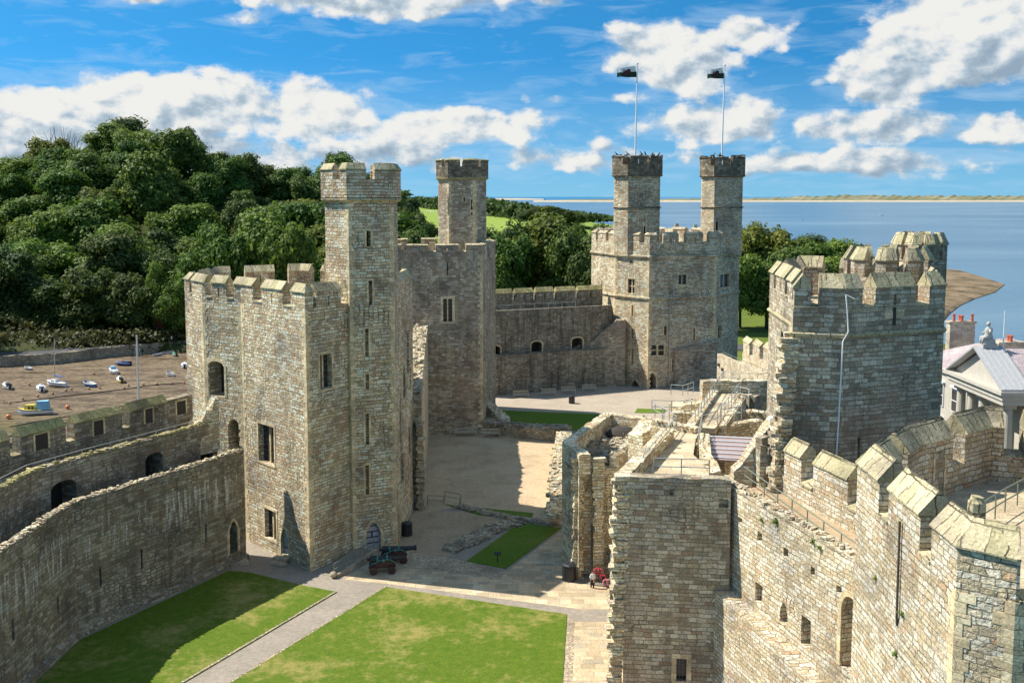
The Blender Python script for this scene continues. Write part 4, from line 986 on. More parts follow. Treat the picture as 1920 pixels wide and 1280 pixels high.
# flagpoles and flags
def flagpole(px0, py0, px1, py1, Y, label):
    a = PY(px0, py0, Y); b = PY(px1, py1, Y); r = empty('flagpole', label, 'flagpole', (a.x, a.y, 36.6)); m = MB(); m.tube([Vector((a.x, a.y, 36.6)), b], .16, 8, .09); m.build('pole', M['whitep'], r)
    m = MB(); m.ball(b+Vector((0, 0, .15)), (.2, .2, .2), 8, 5); m.build('finial', M['whitep'], r); return b
def flag(tip, label, L_=3.4, H_=1.9):
    r = empty('flag', label, 'flag', tuple(tip-Vector((0, 0, .3))))
    def pt(u, v):          # u along the fly (to the left), v down
        return Vector((tip.x-u*L_*.97-.12, tip.y+math.sin(u*7)*.30-u*.4, tip.z-.25-v*H_*(1-.25*u)-.55*u**1.3+math.sin(u*8+v)*.10*u))
    m = MB(); nu, nv = 18, 8
    for i in range(nu+1):
        for j in range(nv+1): m.v.append(tuple(pt(i/nu, j/nv)))
    for i in range(nu):
        for j in range(nv):
            a = i*(nv+1)+j; m.f.append((a, a+1, a+nv+2, a+nv+1)); m.mi.append(0 if j < nv/2 else 1)
    m.build('cloth', [M['flagw'], M['flagg']], r, fix=False)
    m = MB()               # a plain red device in the middle of the cloth
    for side in (-.03, .03):
        pl = [(.30, .28), (.42, .18), (.55, .30), (.68, .22), (.70, .45), (.62, .60), (.66, .80), (.54, .70), (.44, .82), (.40, .62), (.28, .55)]
        m.face([pt(u, v)+Vector((0, side, 0)) for u, v in pl])
    m.build('emblem', M['flagr'], r, fix=False)
t1 = flagpole(1191, 290, 1195, 121, 173.5, 'left white flagpole on the far tower, above the wider turret'); flag(t1, 'dark flag blowing left from the left flagpole')
t2 = flagpole(1353, 292, 1359, 124, 178, 'right white flagpole on the far tower, above the slimmer turret'); flag(t2, 'dark flag blowing left from the right flagpole', 3.0)

# ================================================================== RIGHT: MIDDLE TOWER
random.seed(61)
g3 = lambda x, y, z: G(x, y, z)
p1, p2, p3 = G(1486, 624, 23.6), G(1584, 627, 23.6), G(1770, 616, 23.6)
wp = [(19.4, 76), (18.55, 66.8), p1, p2, p3, (29.7, 71), (28.2, 79), (23, 82)]
print('mid', [tuple(round(c, 1) for c in q) for q in wp])
rects = [(1608, 820, 1613, 860, dict(d=.8, mb=2)), (1700, 818, 1706, 850, dict(d=.8, mb=2)), (1464, 622, 1470, 660, dict(d=.6, mb=2))]
Lp = lambda pp: [(arcpos(pp, True, 1488, 600), arcpos(pp, True, 1535, 600)), ]
def midg(pp):
    a = pxgaps(pp, [(1489, 1535), (1617, 1641), (1716, 1742)], y=570)
    return a+sidegaps(pp, {0: (2, .8), 1: (1, 3.2), 4: (2, 1.2), 5: (2, 1.3), 6: (1, 1.3), 7: (2, 1.2)})
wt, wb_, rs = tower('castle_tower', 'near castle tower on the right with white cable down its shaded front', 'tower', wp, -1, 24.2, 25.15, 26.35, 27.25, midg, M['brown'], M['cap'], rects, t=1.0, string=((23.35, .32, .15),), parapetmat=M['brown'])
m = MB(); u, _ = onp(wp[3], wp[4], 1678, 560)
W, _ = pane_poly(wp[3], wp[4], dict(d=0), 0)
m.cur = 1
m.face([W(u-.13, 24.0, -.008), W(u+.13, 24.0, -.008), W(u+.13, 25.14, -.008), W(u-.13, 25.14, -.008)]); m.cur = 0  # flat dark face paints the shade of the slit
for ua, ub in ((u-.75, u-.14), (u+.14, u+.75)): m.loft([[W(ua, 24.45, -.03), W(ub, 24.45, -.03), W(ub, 24.45, .02), W(ua, 24.45, .02)], [W(ua, 24.95, -.03), W(ub, 24.95, -.03), W(ub, 24.95, .02), W(ua, 24.95, .02)]])
m.build('arrow_loop', [M['quoin'], M['void']], wt)
for cxp, Y, r, zz in ((1664, 71.5, 2.95, 28.55), (1722, 80, 2.1, 29.2)):
    q = PY(cxp, 500, Y); rg = ring8(q.x, q.y, r, 22.5 if cxp < 1700 else 10)
    tower('turret', '', '', rg, 24.2, zz-3.0, zz-2.1, zz-.95, zz, lambda pp: sidegaps(pp, {i: (1, .75) for i in range(8)} if cxp < 1700 else {i: (1, .3) for i in range(8)}), M['brown'], M['cap'], (), t=.6 if cxp > 1700 else .8, parent=wt, wallname='turret')
toothing(wt, p1[0]+.1, p1[1]+.1, 8, 23.2, -1, -.1, .75, M['litruin'], 1.0, .3, 'broken_edge', lambda z: (23.2-z)*.065)
toothing(wt, p1[0]+.2, p1[1]+1.1, 8, 23.2, -1, .1, .6, M['litruin'], 1.0, .34, 'broken_edge', lambda z: (23.2-z)*.06)
# lower wall stump left of the shaft and white cable
m = MB(); W, _ = pane_poly(wp[3], wp[4], dict(d=0), 0)
cp = [(1586, 552, -.15), (1590, 620, -.3), (1580, 640, -.16), (1572, 790, -.16), (1567, 866, -.16)]
pts = []
for x, y, d in cp:
    u, z = onp(wp[2], wp[3], x, y); W2, _ = pane_poly(wp[2], wp[3], dict(d=0), 0)
    pts.append(W2(u, z, d))
m.tube(pts, .05, 6); m.tube([pts[0], pts[0]+Vector((.5, -.1, -.25))], .03, 5); tag(m.build('lightning_cable', M['whitep']), 'white cable running down the front corner of the near right tower', 'cable')

# ================================================================== RIGHT: NEAR CURTAIN AND WALL WALK
random.seed(71)
w0, w1 = P(1366, 909, 14), P(1616, 1056, 14); ns = [(w0.x, w0.y), (w1.x, w1.y)]; dn = (Vector(ns[1])-Vector(ns[0])).normalized()
ns = [tuple(Vector(ns[0])-dn*.5), tuple(Vector(ns[1])+dn*1.5)]
nc = empty('curtain_wall', 'sunlit pale curtain wall with railed walk and arched recess below the near battlements', 'wall', (15, 57, 0))
rects = [(1462, 1128, 1477, 1170, dict(d=.9, arch='pointed', mb=2)), (1502, 1157, 1520, 1212, dict(d=1.0, mb=0)), (1577, 1118, 1611, 1262, dict(d=1.4, arch='round', mb=0)), (1420, 998, 1429, 1015, dict(d=.6, mb=2)), (1469, 1027, 1478, 1044, dict(d=.6, mb=2)), (1520, 1063, 1528, 1078, dict(d=.6, mb=2)), (1568, 1098, 1578, 1112, dict(d=.6, mb=2)), (1384, 970, 1391, 980, dict(d=.6, mb=2)), (1416, 1094, 1430, 1130, dict(d=.35, mb=0))]
m = MB(); rs = wallpanels(m, ns, False, -1, 13.85, rects); sweep(m, ns, [(.01, 13.83), (0, 13.85), (-.04, 14.05), (.55, 14.1), (.55, 13.7)], jit=.06, sub=.5)
m.build('wall', [M['pale'], M['quoin'], M['void']], nc, fix=False)
surround(nc, rs[2], .3)
m = MB(); lw = [tuple(Vector(a)) for a in ns]; rough(m, [lw[0], tuple(Vector(lw[0]).lerp(Vector(lw[1]), .5)), lw[1]], -1.1, -1, [7.6, 7.0, 6.4], .12, .5); m.build('thick_lower_wall', M['pale'], nc)
m = MB(); sweep(m, offs(ns, .56), [(0, 12), (2.6, 12), (2.6, 13.55), (0, 13.55)]); m.build('wall_walk', M['gravel2'], nc)
m = MB(); pl = [(a[0]+.35, a[1], 14.12) for a in ns]; stones(m, pl, .14, .26, 130, (.22, .3, .05)); m.build('loose_stones', M['pale'], nc)
par = offs(ns, 3.0); m = MB(); sweep(m, par, [(0, -1), (1.1, -1), (1.1, 14.75), (0, 14.75)], sub=1.0, jit=.05); m.build('parapet_wall', M['pale'], nc)
s = [arcpos(par, False, x, y) for x, y in ((1471, 850), (1502.5, 865), (1525, 875), (1590, 905))]; print('W merlons', s)
T_ = math.hypot(par[1][0]-par[0][0], par[1][1]-par[0][1])
for a, b in ((max(0, s[0]), s[1]), (s[2], s[3])): merlon(nc, sub(par, False, a, b), 1.1, 14.75, 16.35, 17.25, M['pale'], M['cap'], 0)
for a, b in ((s[1], s[2]), (s[3], T_)):
    m = MB(); sweep(m, sub(par, False, a+.02, b-.02), [(-.08, 14.76), (1.15, 14.76), (.6, 15.2), (-.08, 14.9)]); m.build('embrasure_sill', M['cap'], nc)
ra_ = P(1387, 899, 13.6); rb_ = P(1612, 1062, 13.6)
railing('wall_railing', 'dark thin railing along the sunlit wall walk', [ra_, rb_], 1.05, 2.0, 'rail')
m = MB(); q = Vector(par[0]); m.box((q.x-.2, q.y+.4, 14.7), (.8, .8, 3.0), .2, .1); m.box((q.x-.25, q.y+.5, 16.4), (.6, .7, .5), .3, .1); m.build('broken_pier', M['litruin'], nc)

# ================================================================== RIGHT: NEAREST TOWER
random.seed(73)
n0, n1, n2 = G(1618, 873, 20), G(1796, 1026, 20), G(1908, 1051, 20)
npoly = [(n0[0]-.1, n0[1]+.4), n1, n2, (21.5, 31.0), (30, 33.5), (34, 42), (31.5, 51.6), (24.7, 53.3), (18.7, 48.9)]
print('near', [tuple(round(c, 1) for c in q) for q in npoly])
def ng(pp): return pxgaps(pp, [(1646, 1664), (1725, 1747)], y=1000)+[(x+0, x+1.1) for x in [sum(math.hypot(b[0]-a[0], b[1]-a[1]) for _, a, b in segs(pp, True)[:2])+.1]]+sidegaps(pp, {3: (2, 1.2), 4: (2, 1.2), 5: (2, 1.2), 6: (2, 1.0), 7: (1, 1.1), 8: (1, .9)})
nt_, nb, rs = tower('castle_tower', 'nearest castle tower at lower right with thick gabled battlements seen from above', 'tower', npoly, -1, 17.2, 18.55, 20.0, 21.0, ng, M['pale'], M['cap'], (), t=1.35, slit=0)
for i in (1, 2): quoins(nt_, npoly, i, 8, 18.4)
W, L = pane_poly(npoly[0], npoly[1], dict(d=0), 0)
m = MB(); u, z = onp(npoly[0], npoly[1], 1691, 1000); m.tube([W(u, 19.2, -.1), W(u+.05, 15.4, -.1), W(u-.1, 14.9, -.02)], .055, 8); m.build('drainpipe', M['bark'], nt_)
m = MB(); q = P(1829, 990, 20.4); m.tube([q+Vector((0, 0, -.4)), q+Vector((0, 0, .5)), q+Vector((0, 0, .95)), q+Vector((.03, 0, 1.15))], [.33, .32, .30, .22], 8); m.build('stone_stub', M['cap'], nt_)
railing('roof_railing', 'green railing on the roof of the nearest tower', [P(1846, 985, 17.3), P(1884, 960, 17.3), P(1990, 900, 17.3)], 1.15, 1.6, 'rail')
# inner recess on the far parapet
W, _ = pane_poly(npoly[7], npoly[8], dict(d=0), 0); L = math.hypot(npoly[8][0]-npoly[7][0], npoly[8][1]-npoly[7][1])
m = MB(); m.cur = 0
uu = L*.74
for ua, ub in ((uu-.55, uu-.42), (uu+.42, uu+.55)): m.loft([[W(ua, 17.22, 1.33), W(ub, 17.22, 1.33), W(ub, 17.22, 1.42), W(ua, 17.22, 1.42)], [W(ua, 19.5, 1.33), W(ub, 19.5, 1.33), W(ub, 19.5, 1.42), W(ua, 19.5, 1.42)]])
m.cur = 1; m.face([W(uu-.42, 17.22, 1.358), W(uu+.42, 17.22, 1.358), W(uu+.42, 19.45, 1.358), W(uu-.42, 19.45, 1.358)]); m.build('arrow_loop', [M['quoin'], M['brown']], nt_)

# ================================================================== RIGHT: GATEHOUSE BLOCK AND ITS RUINED ROOMS
random.seed(81)
Z = 13.7
def pz(*l, z=Z): return [G(x, y, z) for x, y in l]
gh = empty('gatehouse', 'tall broken gatehouse block with flat paved top, railings and roofless rooms behind', 'gatehouse', (10, 70, 0))
t1_, t2_ = G(1172, 893, 14.6), G(1371, 899, 14.6)
body = [t1_, t2_, (t2_[0]+5.5, t2_[1]+9), G(1462, 745, 11), G(1462, 716, 13), G(1316, 716, 13), G(1255, 765, 11), G(1196, 815, 11)]
rects = [(1268, 1234, 1287, 1276, dict(d=.6)), (1348, 935, 1366, 952, dict(d=.6, mb=2)), (1256, 916, 1263, 928, dict(d=.5, mb=2))]
print('gatehouse', [tuple(round(c, 1) for c in q) for q in body])
m = MB(); rs = wallpanels(m, body, True, -1, 9.0, (), skip=(0,)); m.face([(x, y, 9.0) for x, y in body]); m.build('lower_walls', [M['brown'], M['quoin'], M['void']], gh, fix=False)
# front wall stands 4 cm proud of the lower mass
fwp = [(t1_[0]+.0, t1_[1]-.04), (t2_[0], t2_[1]-.04)]
m = MB(); rs = wallpanels(m, fwp, False, -1, 14.3, rects); sweep(m, fwp, [(.01, 14.28), (0, 14.3), (0, 14.6), (.9, 14.6), (.9, 10.7), (.89, 10.7)], jit=.05, sub=.7); 
m.build('front_wall', [M['brown'], M['quoin'], M['void']], gh, fix=False)
wf_ = window(gh, rs[0], 1, 0, sur=.3, label='barred window low in the shaded gatehouse front')
toothing(gh, fwp[0][0]+.1, fwp[0][1]+.35, -1, 14.5, -1, 0, .7, M['litruin'], .9, .3, 'broken_edge', lambda z: (14.5-z)*.03)
toothing(gh, fwp[0][0]+.15, fwp[0][1]+1.2, -1, 14.2, -1, 0, .55, M['litruin'], .9, .34, 'broken_edge', lambda z: (14.5-z)*.03)
def slab(pts, z0, z1, mat, name, parent=gh):
    a = sum((p_[0]*q[1]-q[0]*p_[1]) for p_, q in zip(pts, pts[1:]+pts[:1])); pts = pts if a > 0 else pts[::-1]
    m = MB(); m.prism(pts, z0, z1); return m.build(name, M[mat], parent)
slab(pz((1184, 886), (1372, 893), (1332, 884), (1298, 852), (1302, 824), (1312, 804), (1262, 800)), 8.9, Z, 'brown', 'deck_support')
slab(pz((1184, 885.5), (1370, 892), (1334, 883), (1300, 852), (1304, 824), (1312, 806), (1262, 802), z=Z+.06), Z+.01, Z+.06, 'deck', 'paved_deck')
slab(pz((1303, 800), (1341, 803), (1401, 718), (1363, 715), z=Z+.1), Z-.35, Z+.1, 'deck', 'bridge_deck')
slab(pz((1361, 716), (1466, 716), (1468, 722), (1440, 727), (1404, 742), (1380, 737), z=Z+.06), 8.9, Z+.06, 'deck', 'paved_deck')
for nm, pl, th, z1, mat, jt in (
    ('parapet_wall', pz((1264, 803), (1178, 892), z=14.6), -.9, 14.6, 'litruin', .06),
    ('parapet_wall', pz((1222, 787), (1303, 803), z=14.2), .8, 14.2, 'litruin', .1),
    ('low_wall', pz((1468, 717), (1395, 716), (1312, 717), z=14.6), 1.1, 14.9, 'litruin', .12),
    ('cross_wall', pz((1254, 770), (1300, 768), z=13.5), -1.1, 13.5, 'litruin', .15),
    ('cross_wall', pz((1254, 752), (1318, 742), z=12.8), -1.6, 12.6, 'litruin', .3),
    ('bridge_kerb', pz((1300, 802), (1362, 713), z=14), .7, 14.1, 'litruin', .1),
    ('bridge_kerb', pz((1344, 800), (1385, 745), z=13.6), -.7, 13.75, 'litruin', .12),
    ('cross_wall', pz((1356, 768), (1462, 777), z=13.2), 1.2, 13.2, 'litruin', .15),
    ('cross_wall', pz((1341, 805), (1430, 790), z=13.4), .9, 13.5, 'litruin', .15),
    ('back_wall', pz((1404, 744), (1462, 722), z=13.6), -.6, 13.7, 'brown', .08),
    ('room_wall', pz((1330, 884), (1322, 866), (1312, 850), (1310, 812), z=14), -.8, 14.0, 'litruin', .18)):
    m = MB(); P2 = rough(m, pl, th, 8.0, z1, jt*.5, .6); 
    stones(m, [(a[0], a[1], z) for a, z in P2], .08, .2, 12, (.2, .2, .03)); m.build(nm, M[mat], gh)
# broken lit wall facing the court between the roofed pit and the tower
m = MB(); P2 = rough(m, pz((1376, 893), (1400, 893), (1428, 892), (1454, 890), z=14), 1.0, 9.5, [14.3, 15.2, 16.6, 17.7], .12, .35); m.build('broken_wall', M['litruin'], gh)
slab(pz((1345, 905), (1375, 897), (1452, 905), (1452, 880), (1395, 868), z=13.6), 9, 13.6, 'gravel2', 'wall_walk_end')
# striped roof sheets down in the pit
r0 = [PY(x, y, Y) for x, y, Y in ((1316, 862, 71), (1383, 866, 70.6), (1418, 822, 76), (1330, 818, 76.6))]
rf = empty('sheet_roof', 'low reddish sheet roof with white battens down in the ruined room', 'roof', tuple((r0[0]+r0[2])/2)); m = MB()
def bil(u, v): return r0[0].lerp(r0[1], u).lerp(r0[3].lerp(r0[2], u), v)
m.loft([[bil(0, 0), bil(1, 0), bil(1, 1), bil(0, 1)], [q+Vector((0, 0, .1)) for q in (bil(0, 0), bil(1, 0), bil(1, 1), bil(0, 1))]]); m.build('roof_sheet', M['redpipe'], rf)
for k in range(6):
    v = .06+k*.17; m = MB(); a, b = bil(0, v)+Vector((0, 0, .16)), bil(1, v)+Vector((0, 0, .16)); m.tube([a, b], .07, 4); m.build('batten', M['alu'], rf)
# buttress pier between ruin and deck
m = MB(); rough(m, pz((1205, 812), (1232, 806), z=13), 1.6, -1, [12.8, 13.6], .2, .4); m.build('pier', M['litruin'], gh)
R_ = railing
R_('deck_railing', 'railing along the left edge of the gatehouse deck', [P(1206, 883, Z), P(1268, 806, Z), P(1242, 787, Z)], 1.1, 2.0, 'railg')
R_('deck_railing', 'railing across the front edge of the gatehouse deck', [P(1225, 889, Z+.1), P(1330, 892, Z+.1)], 1.1, 2.4, 'railg')
R_('bridge_railing', 'left railing of the stone bridge over the ruined rooms', [P(1303, 797, Z+.1), P(1357, 716, Z+.1)], 1.15, 1.9, 'railg')
R_('bridge_railing', 'right railing of the stone bridge over the ruined rooms', [P(1309, 838, Z+.1), P(1316, 806, Z+.1), P(1345, 796, Z+.1), P(1394, 732, Z+.1)], 1.15, 1.9, 'railg')
R_('pit_railing', 'short railing jutting beside the bridge at the first pit', [P(1350, 792, Z), P(1390, 786, Z), P(1352, 778, Z)], 1.1, 2.0, 'railg')
R_('pit_railing', 'short railing jutting beside the bridge at the dark far pit', [P(1380, 746, Z), P(1404, 752, Z), P(1404, 764, Z)], 1.1, 2.0, 'railg')
R_('platform_railing', 'railing on the far paved platform before the low wall', [P(1355, 716, Z), P(1420, 722, Z), P(1466, 718, Z)], 1.1, 2.0, 'railg')
R_('stair_railing', 'looping railing at the ruin stairs behind the gatehouse', [P(1262, 800, Z), P(1228, 781, Z), P(1222, 774, Z), P(1296, 776, Z)], 1.1, 1.8, 'railg')
R_('stair_railing', 'small railing beside the grass patch under the bridge', [P(1258, 740, 11), P(1280, 742, 11), P(1300, 736, 12)], 1.1, 1.8, 'railg')

# ================================================================== RUINED GATE TOWER STUMP
random.seed(83)
rt = empty('gate_tower_ruin', 'hollow broken gate tower stump with rubble filled top', 'ruin', (8, 91, 0)); zt = 10.8
o_ = [G(1054, 827, zt), G(1086, 851, zt), G(1090, 846, zt), G(1160, 843, zt), G(1197, 818, zt), G(1222, 783, zt), G(1135, 772, zt)]
o_ = [o_[0], o_[1], (o_[2][0]+.1, o_[2][1]+.6), o_[3], o_[4], o_[5], o_[6]]
print('ruin', [tuple(round(c, 1) for c in q) for q in o_])
m = MB(); wallpanels(m, o_, True, -1, 9.2, ()); m.face([(x, y, 9.2) for x, y in offs(o_, .05, True)]); m.build('wall', [M['litruin'], M['quoin'], M['void']], rt, fix=False)
m = MB(); rough(m, [o_[5], o_[6], o_[0], o_[1]], 1.0, 9.0, [zt, zt+.1, zt, zt-.1], .1, .5); m.build('rim_wall', M['litruin'], rt)
m = MB(); rough(m, [o_[3], o_[4], o_[5]], .8, 9.0, [10.4, 10.6, 10.9], .22, .45); m.build('rim_wall', M['litruin'], rt)
m = MB()
inn = offs(o_, 1.0, True); c_ = Vector((sum(q[0] for q in inn)/7, sum(q[1] for q in inn)/7))
for k in range(900):
    a, b = random.choice(list(zip(inn, inn[1:]+inn[:1]))); q = c_.lerp(Vector(a).lerp(Vector(b), random.random()), math.sqrt(random.random())); r = random.uniform(.12, .3)
    m.box((q.x, q.y, 9.2+random.uniform(.02, .35)+.5*mnoise.noise((q.x*.5, q.y*.5, 0))), (r*1.6, r*1.2, r), random.uniform(0, 3), r*.15)
m.build('rubble_fill', M['ruin'], rt)
m = MB(); vq = G(1168, 812, 9.6); m.ball((vq[0], vq[1], 9.3), (1.7, 1.3, 1.0), 14, 8); m.build('arch_hole_shade', M['void'], rt)  # solid dark lump painted as the shade of an arch hole
# toothed re-entrant piers on the front
for (x, y, w_, d) in ((1084, 846, 1.0, .8), (1122, 846, 1.0, .8)):
    q = G(x, y, zt); m = MB()
    for k in range(36):
        z = k*.3-.5
        if z > zt-.1: break
        ww = w_*(random.uniform(.55, 1) if z < 7.5 else 1); m.box((q[0]+random.uniform(-.1, .1), q[1]-.15, z+.15), (ww, d*random.uniform(.7, 1.15), .29), .05, .04)
    m.build('toothed_pier', M['litruin'], rt)
m = MB(); q = G(1110, 1097); m.tube([(q[0]+.0, q[1]+.1, 0), (q[0]-.05, q[1]+.1, 5.2)], .1, 8); m.build('drainpipe', M['iron'], rt)
# screen wall joining the stump to the gatehouse, dark passage behind
pw = empty('passage_wall', 'dark passage wall closing the gap between the gate tower stump and gatehouse', 'wall', (10, 86, 0))
m = MB(); rough(m, [(o_[3][0]+.6, o_[3][1]+3.2), (12.5, 88)], 1.0, -1, [8.5, 9.8], .3, .5); m.build('wall', M['brown'], pw)
# foundation wall beside the gravel court
random.seed(85)
fw_ = empty('foundation_wall', 'low rough foundation wall along the right edge of the gravel court', 'ruin', (5, 115, 0))
m = MB(); rough(m, [G(1030, 972), G(1034, 905), G(1043, 832)], -2.0, -.5, [1.6, 1.7, 1.6], .3, .4); 
stones(m, [(*G(1040, 968, 1.6), 1.6), (*G(1046, 900, 1.6), 1.6), (*G(1052, 835, 1.6), 1.6)], .2, .45, 260, (.9, .4, .2)); m.build('rubble', M['litruin'], fw_)
fo = empty('terrace_wall', 'low retaining wall with rubble top below the upper lawn', 'ruin', (0, 140, 0))
m = MB(); tw = [G(905, 812), G(960, 821), G(1040, 828), G(1062, 826)]
rough(m, tw, 2.2, -.5, [1.5, 1.6, 1.4, 1.3], .2, .5); stones(m, [(a[0], a[1]+1.2, 1.55) for a in tw], .15, .4, 380, (.7, 1.1, .12)); m.build('rubble', M['ruin'], fo)
m = MB(); q = G(908, 795); rough(m, [(q[0]-.6, q[1]), (q[0]+2.5, q[1]-4)], 1.5, 0, [3.5, 1.5], .3, .4); m.build('stepped_stub', M['litruin'], fo)
fs = empty('excavated_foundations', 'low grey foundation stones between brown gravel and the small lawn', 'ruin', (*G(900, 1010), 0))
for nm, pl, n_, sp2 in (('footing', [(845, 1032, 0), (900, 1005, 0), (968, 980, 0)], 420, (.8, .8, .1)), ('kerb_footing', [(858, 950, 0), (960, 972, 0), (1042, 984, 0)], 260, (.5, .25, .05))):
    m = MB(); q3 = [(*G(x, y), .1) for x, y, _ in pl]; rough(m, [(x, y-.5) for x, y, _ in q3], 1.0, -.4, .12, .06, .5); stones(m, q3, .15, .42, n_, sp2); m.build(nm, M['ruin'], fs)

# ================================================================== RIGHT FAR WALL (stepped, sunlit)
random.seed(87)
fa, fb = PY(1345, 660, 140), PY(1466, 712, 103); lw = [(fa.x, fa.y), (fb.x, fb.y)]
lr = empty('curtain_wall', 'sunlit stepped curtain wall with small battlements beyond the gatehouse ruins', 'wall', (28, 120, 0))
m = MB(); L = (Vector(lw[1])-Vector(lw[0])).length
sweep(m, lw, [(0, -14), (4.4, -14), (4.4, 0), (3.5, 0), (3.5, -1.2), (0.6, -1.2), (.6, -.2), (0, -.2)], dz=[fa.z, fb.z], sub=2, jit=.05); m.build('wall', M['pale'], lr)
pa = offs(lw, 3.5); mA, mB_ = PY(1373, 626, 137), PY(1457, 672, 101)
for k in range(6):
    f0_, f1_ = k/6+.01, (k+.72)/6
    a, b = Vector(pa[0]).lerp(Vector(pa[1]), f0_), Vector(pa[0]).lerp(Vector(pa[1]), f1_); zb = fa.z+(fb.z-fa.z)*(f0_+f1_)/2
    merlon(lr, [tuple(a), tuple(b)], .9, zb-.5, zb+1.5, zb+2.2, M['pale'], M['cap'], 1)
for k in range(9):
    q = Vector(lw[0]).lerp(Vector(lw[1]), random.uniform(.05, .95)); zz = fa.z-random.uniform(1.2, 3.2); m = MB(); m.box((q.x-.02, q.y-.02, zz), (.45, .45, .4), .3); m.build('putlog_hole', M['void'], lr)  # small dark boxes, hole shade given by their colour
R_('stair_railing', 'long thin railing down the sunlit stepped wall', [Vector((lw[0][0]+.8, lw[0][1], fa.z-1.1)), Vector((lw[1][0]+.8, lw[1][1], fb.z-1.1))], 1.1, 3.0, 'rail')

# ================================================================== TOWN BUILDINGS
random.seed(91)
th = empty('court_building', 'pale classical building with columned pediment beyond the right tower', 'building', (56, 110, 0))
X0 = 51.2; ya, yb = 103.6, 116.6
m = MB(); m.box((X0+9, 110.1, 5.2), (13, 12.6, 10.6)); m.box((61.3, 124.5, 5.2), (16, 15, 10.6)); m.box((66, 96, 4.7), (22, 17, 9.6)); m.build('wall', M['render'], th)
m = MB()
for zz, h, o2 in ((10.4, .5, .0), (10.92, .6, .15), (11.54, .35, .45)): m.box((X0+7.3-o2/2, 110.1, zz+h/2), (15.2+o2, 13.2+o2*2, h))
m.build('entablature', M['render'], th)
def tri(x0, x1, yA, yB, z0, zap, mat, name):
    m = MB(); ym = (yA+yB)/2; m.loft([[Vector((x0, yA, z0)), Vector((x0, yB, z0)), Vector((x0, ym, zap))], [Vector((x1, yA, z0)), Vector((x1, yB, z0)), Vector((x1, ym, zap))]]); return m.build(name, M[mat], th)
tri(X0+.3, X0+13, ya, yb, 11.9, 15.1, 'render', 'pediment')
for sgn, y0 in ((-1, ya-.3), (1, yb+.3)):
    m = MB(); ym = (ya+yb)/2; q = [Vector((X0-.6, y0, 11.9)), Vector((X0+2.6, y0, 11.9)), Vector((X0+2.6, ym, 15.5)), Vector((X0-.6, ym, 15.5))]
    m.loft([q, [v+Vector((0, 0, .22)) for v in q]])
    for k in range(5): m.tube([(X0-.2+k*.62, y0, 12.14), (X0-.2+k*.62, ym, 15.74)], .05, 5)
    m.build('lead_verge', M['leadroof'], th)
    m = MB(); q = [Vector((X0+2.6, y0+sgn*-.3, 11.7)), Vector((X0+13.2, y0+sgn*-.3, 11.7)), Vector((X0+13.2, ym, 15.2)), Vector((X0+2.6, ym, 15.2))]; m.loft([q, [v+Vector((0, 0, .2)) for v in q]]); m.build('roof_slope', M['slate'], th)
for k in range(5):
    y = ya+1+k*2.75; m = MB(); m.tube([(X0+.8, y, .2), (X0+.8, y, 4), (X0+.8, y, 9.9)], [.58, .56, .47], 16); m.box((X0+.8, y, 10.12), (1.25, 1.25, .36)); m.box((X0+.8, y, .1), (1.4, 1.4, .5)); m.build('column', M['render'], th, smooth=False)
def hip(x0, x1, y0, y1, z, h, name='hip_roof'):
    m = MB(); w_ = min(x1-x0, y1-y0)/2; a = Vector(((x0+w_), (y0+y1)/2, z+h)) if x1-x0 > y1-y0 else Vector(((x0+x1)/2, y0+w_, z+h)); b = Vector((x1-w_, (y0+y1)/2, z+h)) if x1-x0 > y1-y0 else Vector(((x0+x1)/2, y1-w_, z+h))
    c = [Vector((x0, y0, z)), Vector((x1, y0, z)), Vector((x1, y1, z)), Vector((x0, y1, z))]
    if x1-x0 > y1-y0: F4 = [[c[0], c[1], b, a], [c[2], c[3], a, b], [c[1], c[2], b], [c[3], c[0], a]]
    else: F4 = [[c[1], c[2], b, a], [c[3], c[0], a, b], [c[0], c[1], a], [c[2], c[3], b]]
    for f in F4: m.face(f)
    m.face(c[::-1]); return m.build(name, M['slate'], th)
hip(52.8, 70, 116.8, 132.5, 10.9, 3.6); hip(54.5, 78, 87.2, 104.6, 10.1, 3.6)
m = MB(); m.box((61.3, 124.5, 10.7), (16.8, 15.8, .4)); m.box((66, 96, 9.75), (22.8, 17.6, .5)); m.build('cornice', M['render'], th)
m = MB(); m.box((54.5, 118.2, 11.7), (3.4, 2.6, 1.7)); m.build('roof_block', M['render'], th)
for (y, z0, z1) in ((120, 6.2, 9.0), (124, 6.2, 9.0), (128, 6.2, 9.0), (120, 1.5, 4.6), (124, 1.5, 4.6), (91, 6, 8.6), (95, 6, 8.6), (99, 6, 8.6), (95, 2, 4.6)):
    xx = 53.3 if y > 110 else 55.0; m = MB()
    m.box((xx-.06, y, (z0+z1)/2), (.16, 1.6, z1-z0)); m.box((xx-.14, y, z1+.2), (.4, 2.0, .2)); wd = m.build('window', M['whitep'], th)
    g_ = MB()
    for a in (-.36, .36):
        for b in (-.25, .25): g_.box((xx-.16, y+a, (z0+z1)/2+b*(z1-z0)*.95), (.05, .6, (z1-z0)*.42))
    g_.build('pane', M['glass'], wd)
def chimney(x, y, z0, z1, w_, d, pots, label):
    r = empty('chimney_stack', label, 'chimney', (x, y, z0)); m = MB(); m.box((x, y, (z0+z1)/2), (d, w_, z1-z0)); m.box((x, y, z1+.12), (d+.3, w_+.3, .24)); m.build('stack', M['brick'], r)
    for k in range(pots):
        yy = y-w_/2+w_*(k+.5)/pots; m = MB(); m.tube([(x, yy, z1+.22), (x, yy, z1+.75), (x, yy, z1+.82), (x, yy, z1+1.0)], [.22, .17, .24, .24], 10); m.build('chimney_pot', M['pot'], r)
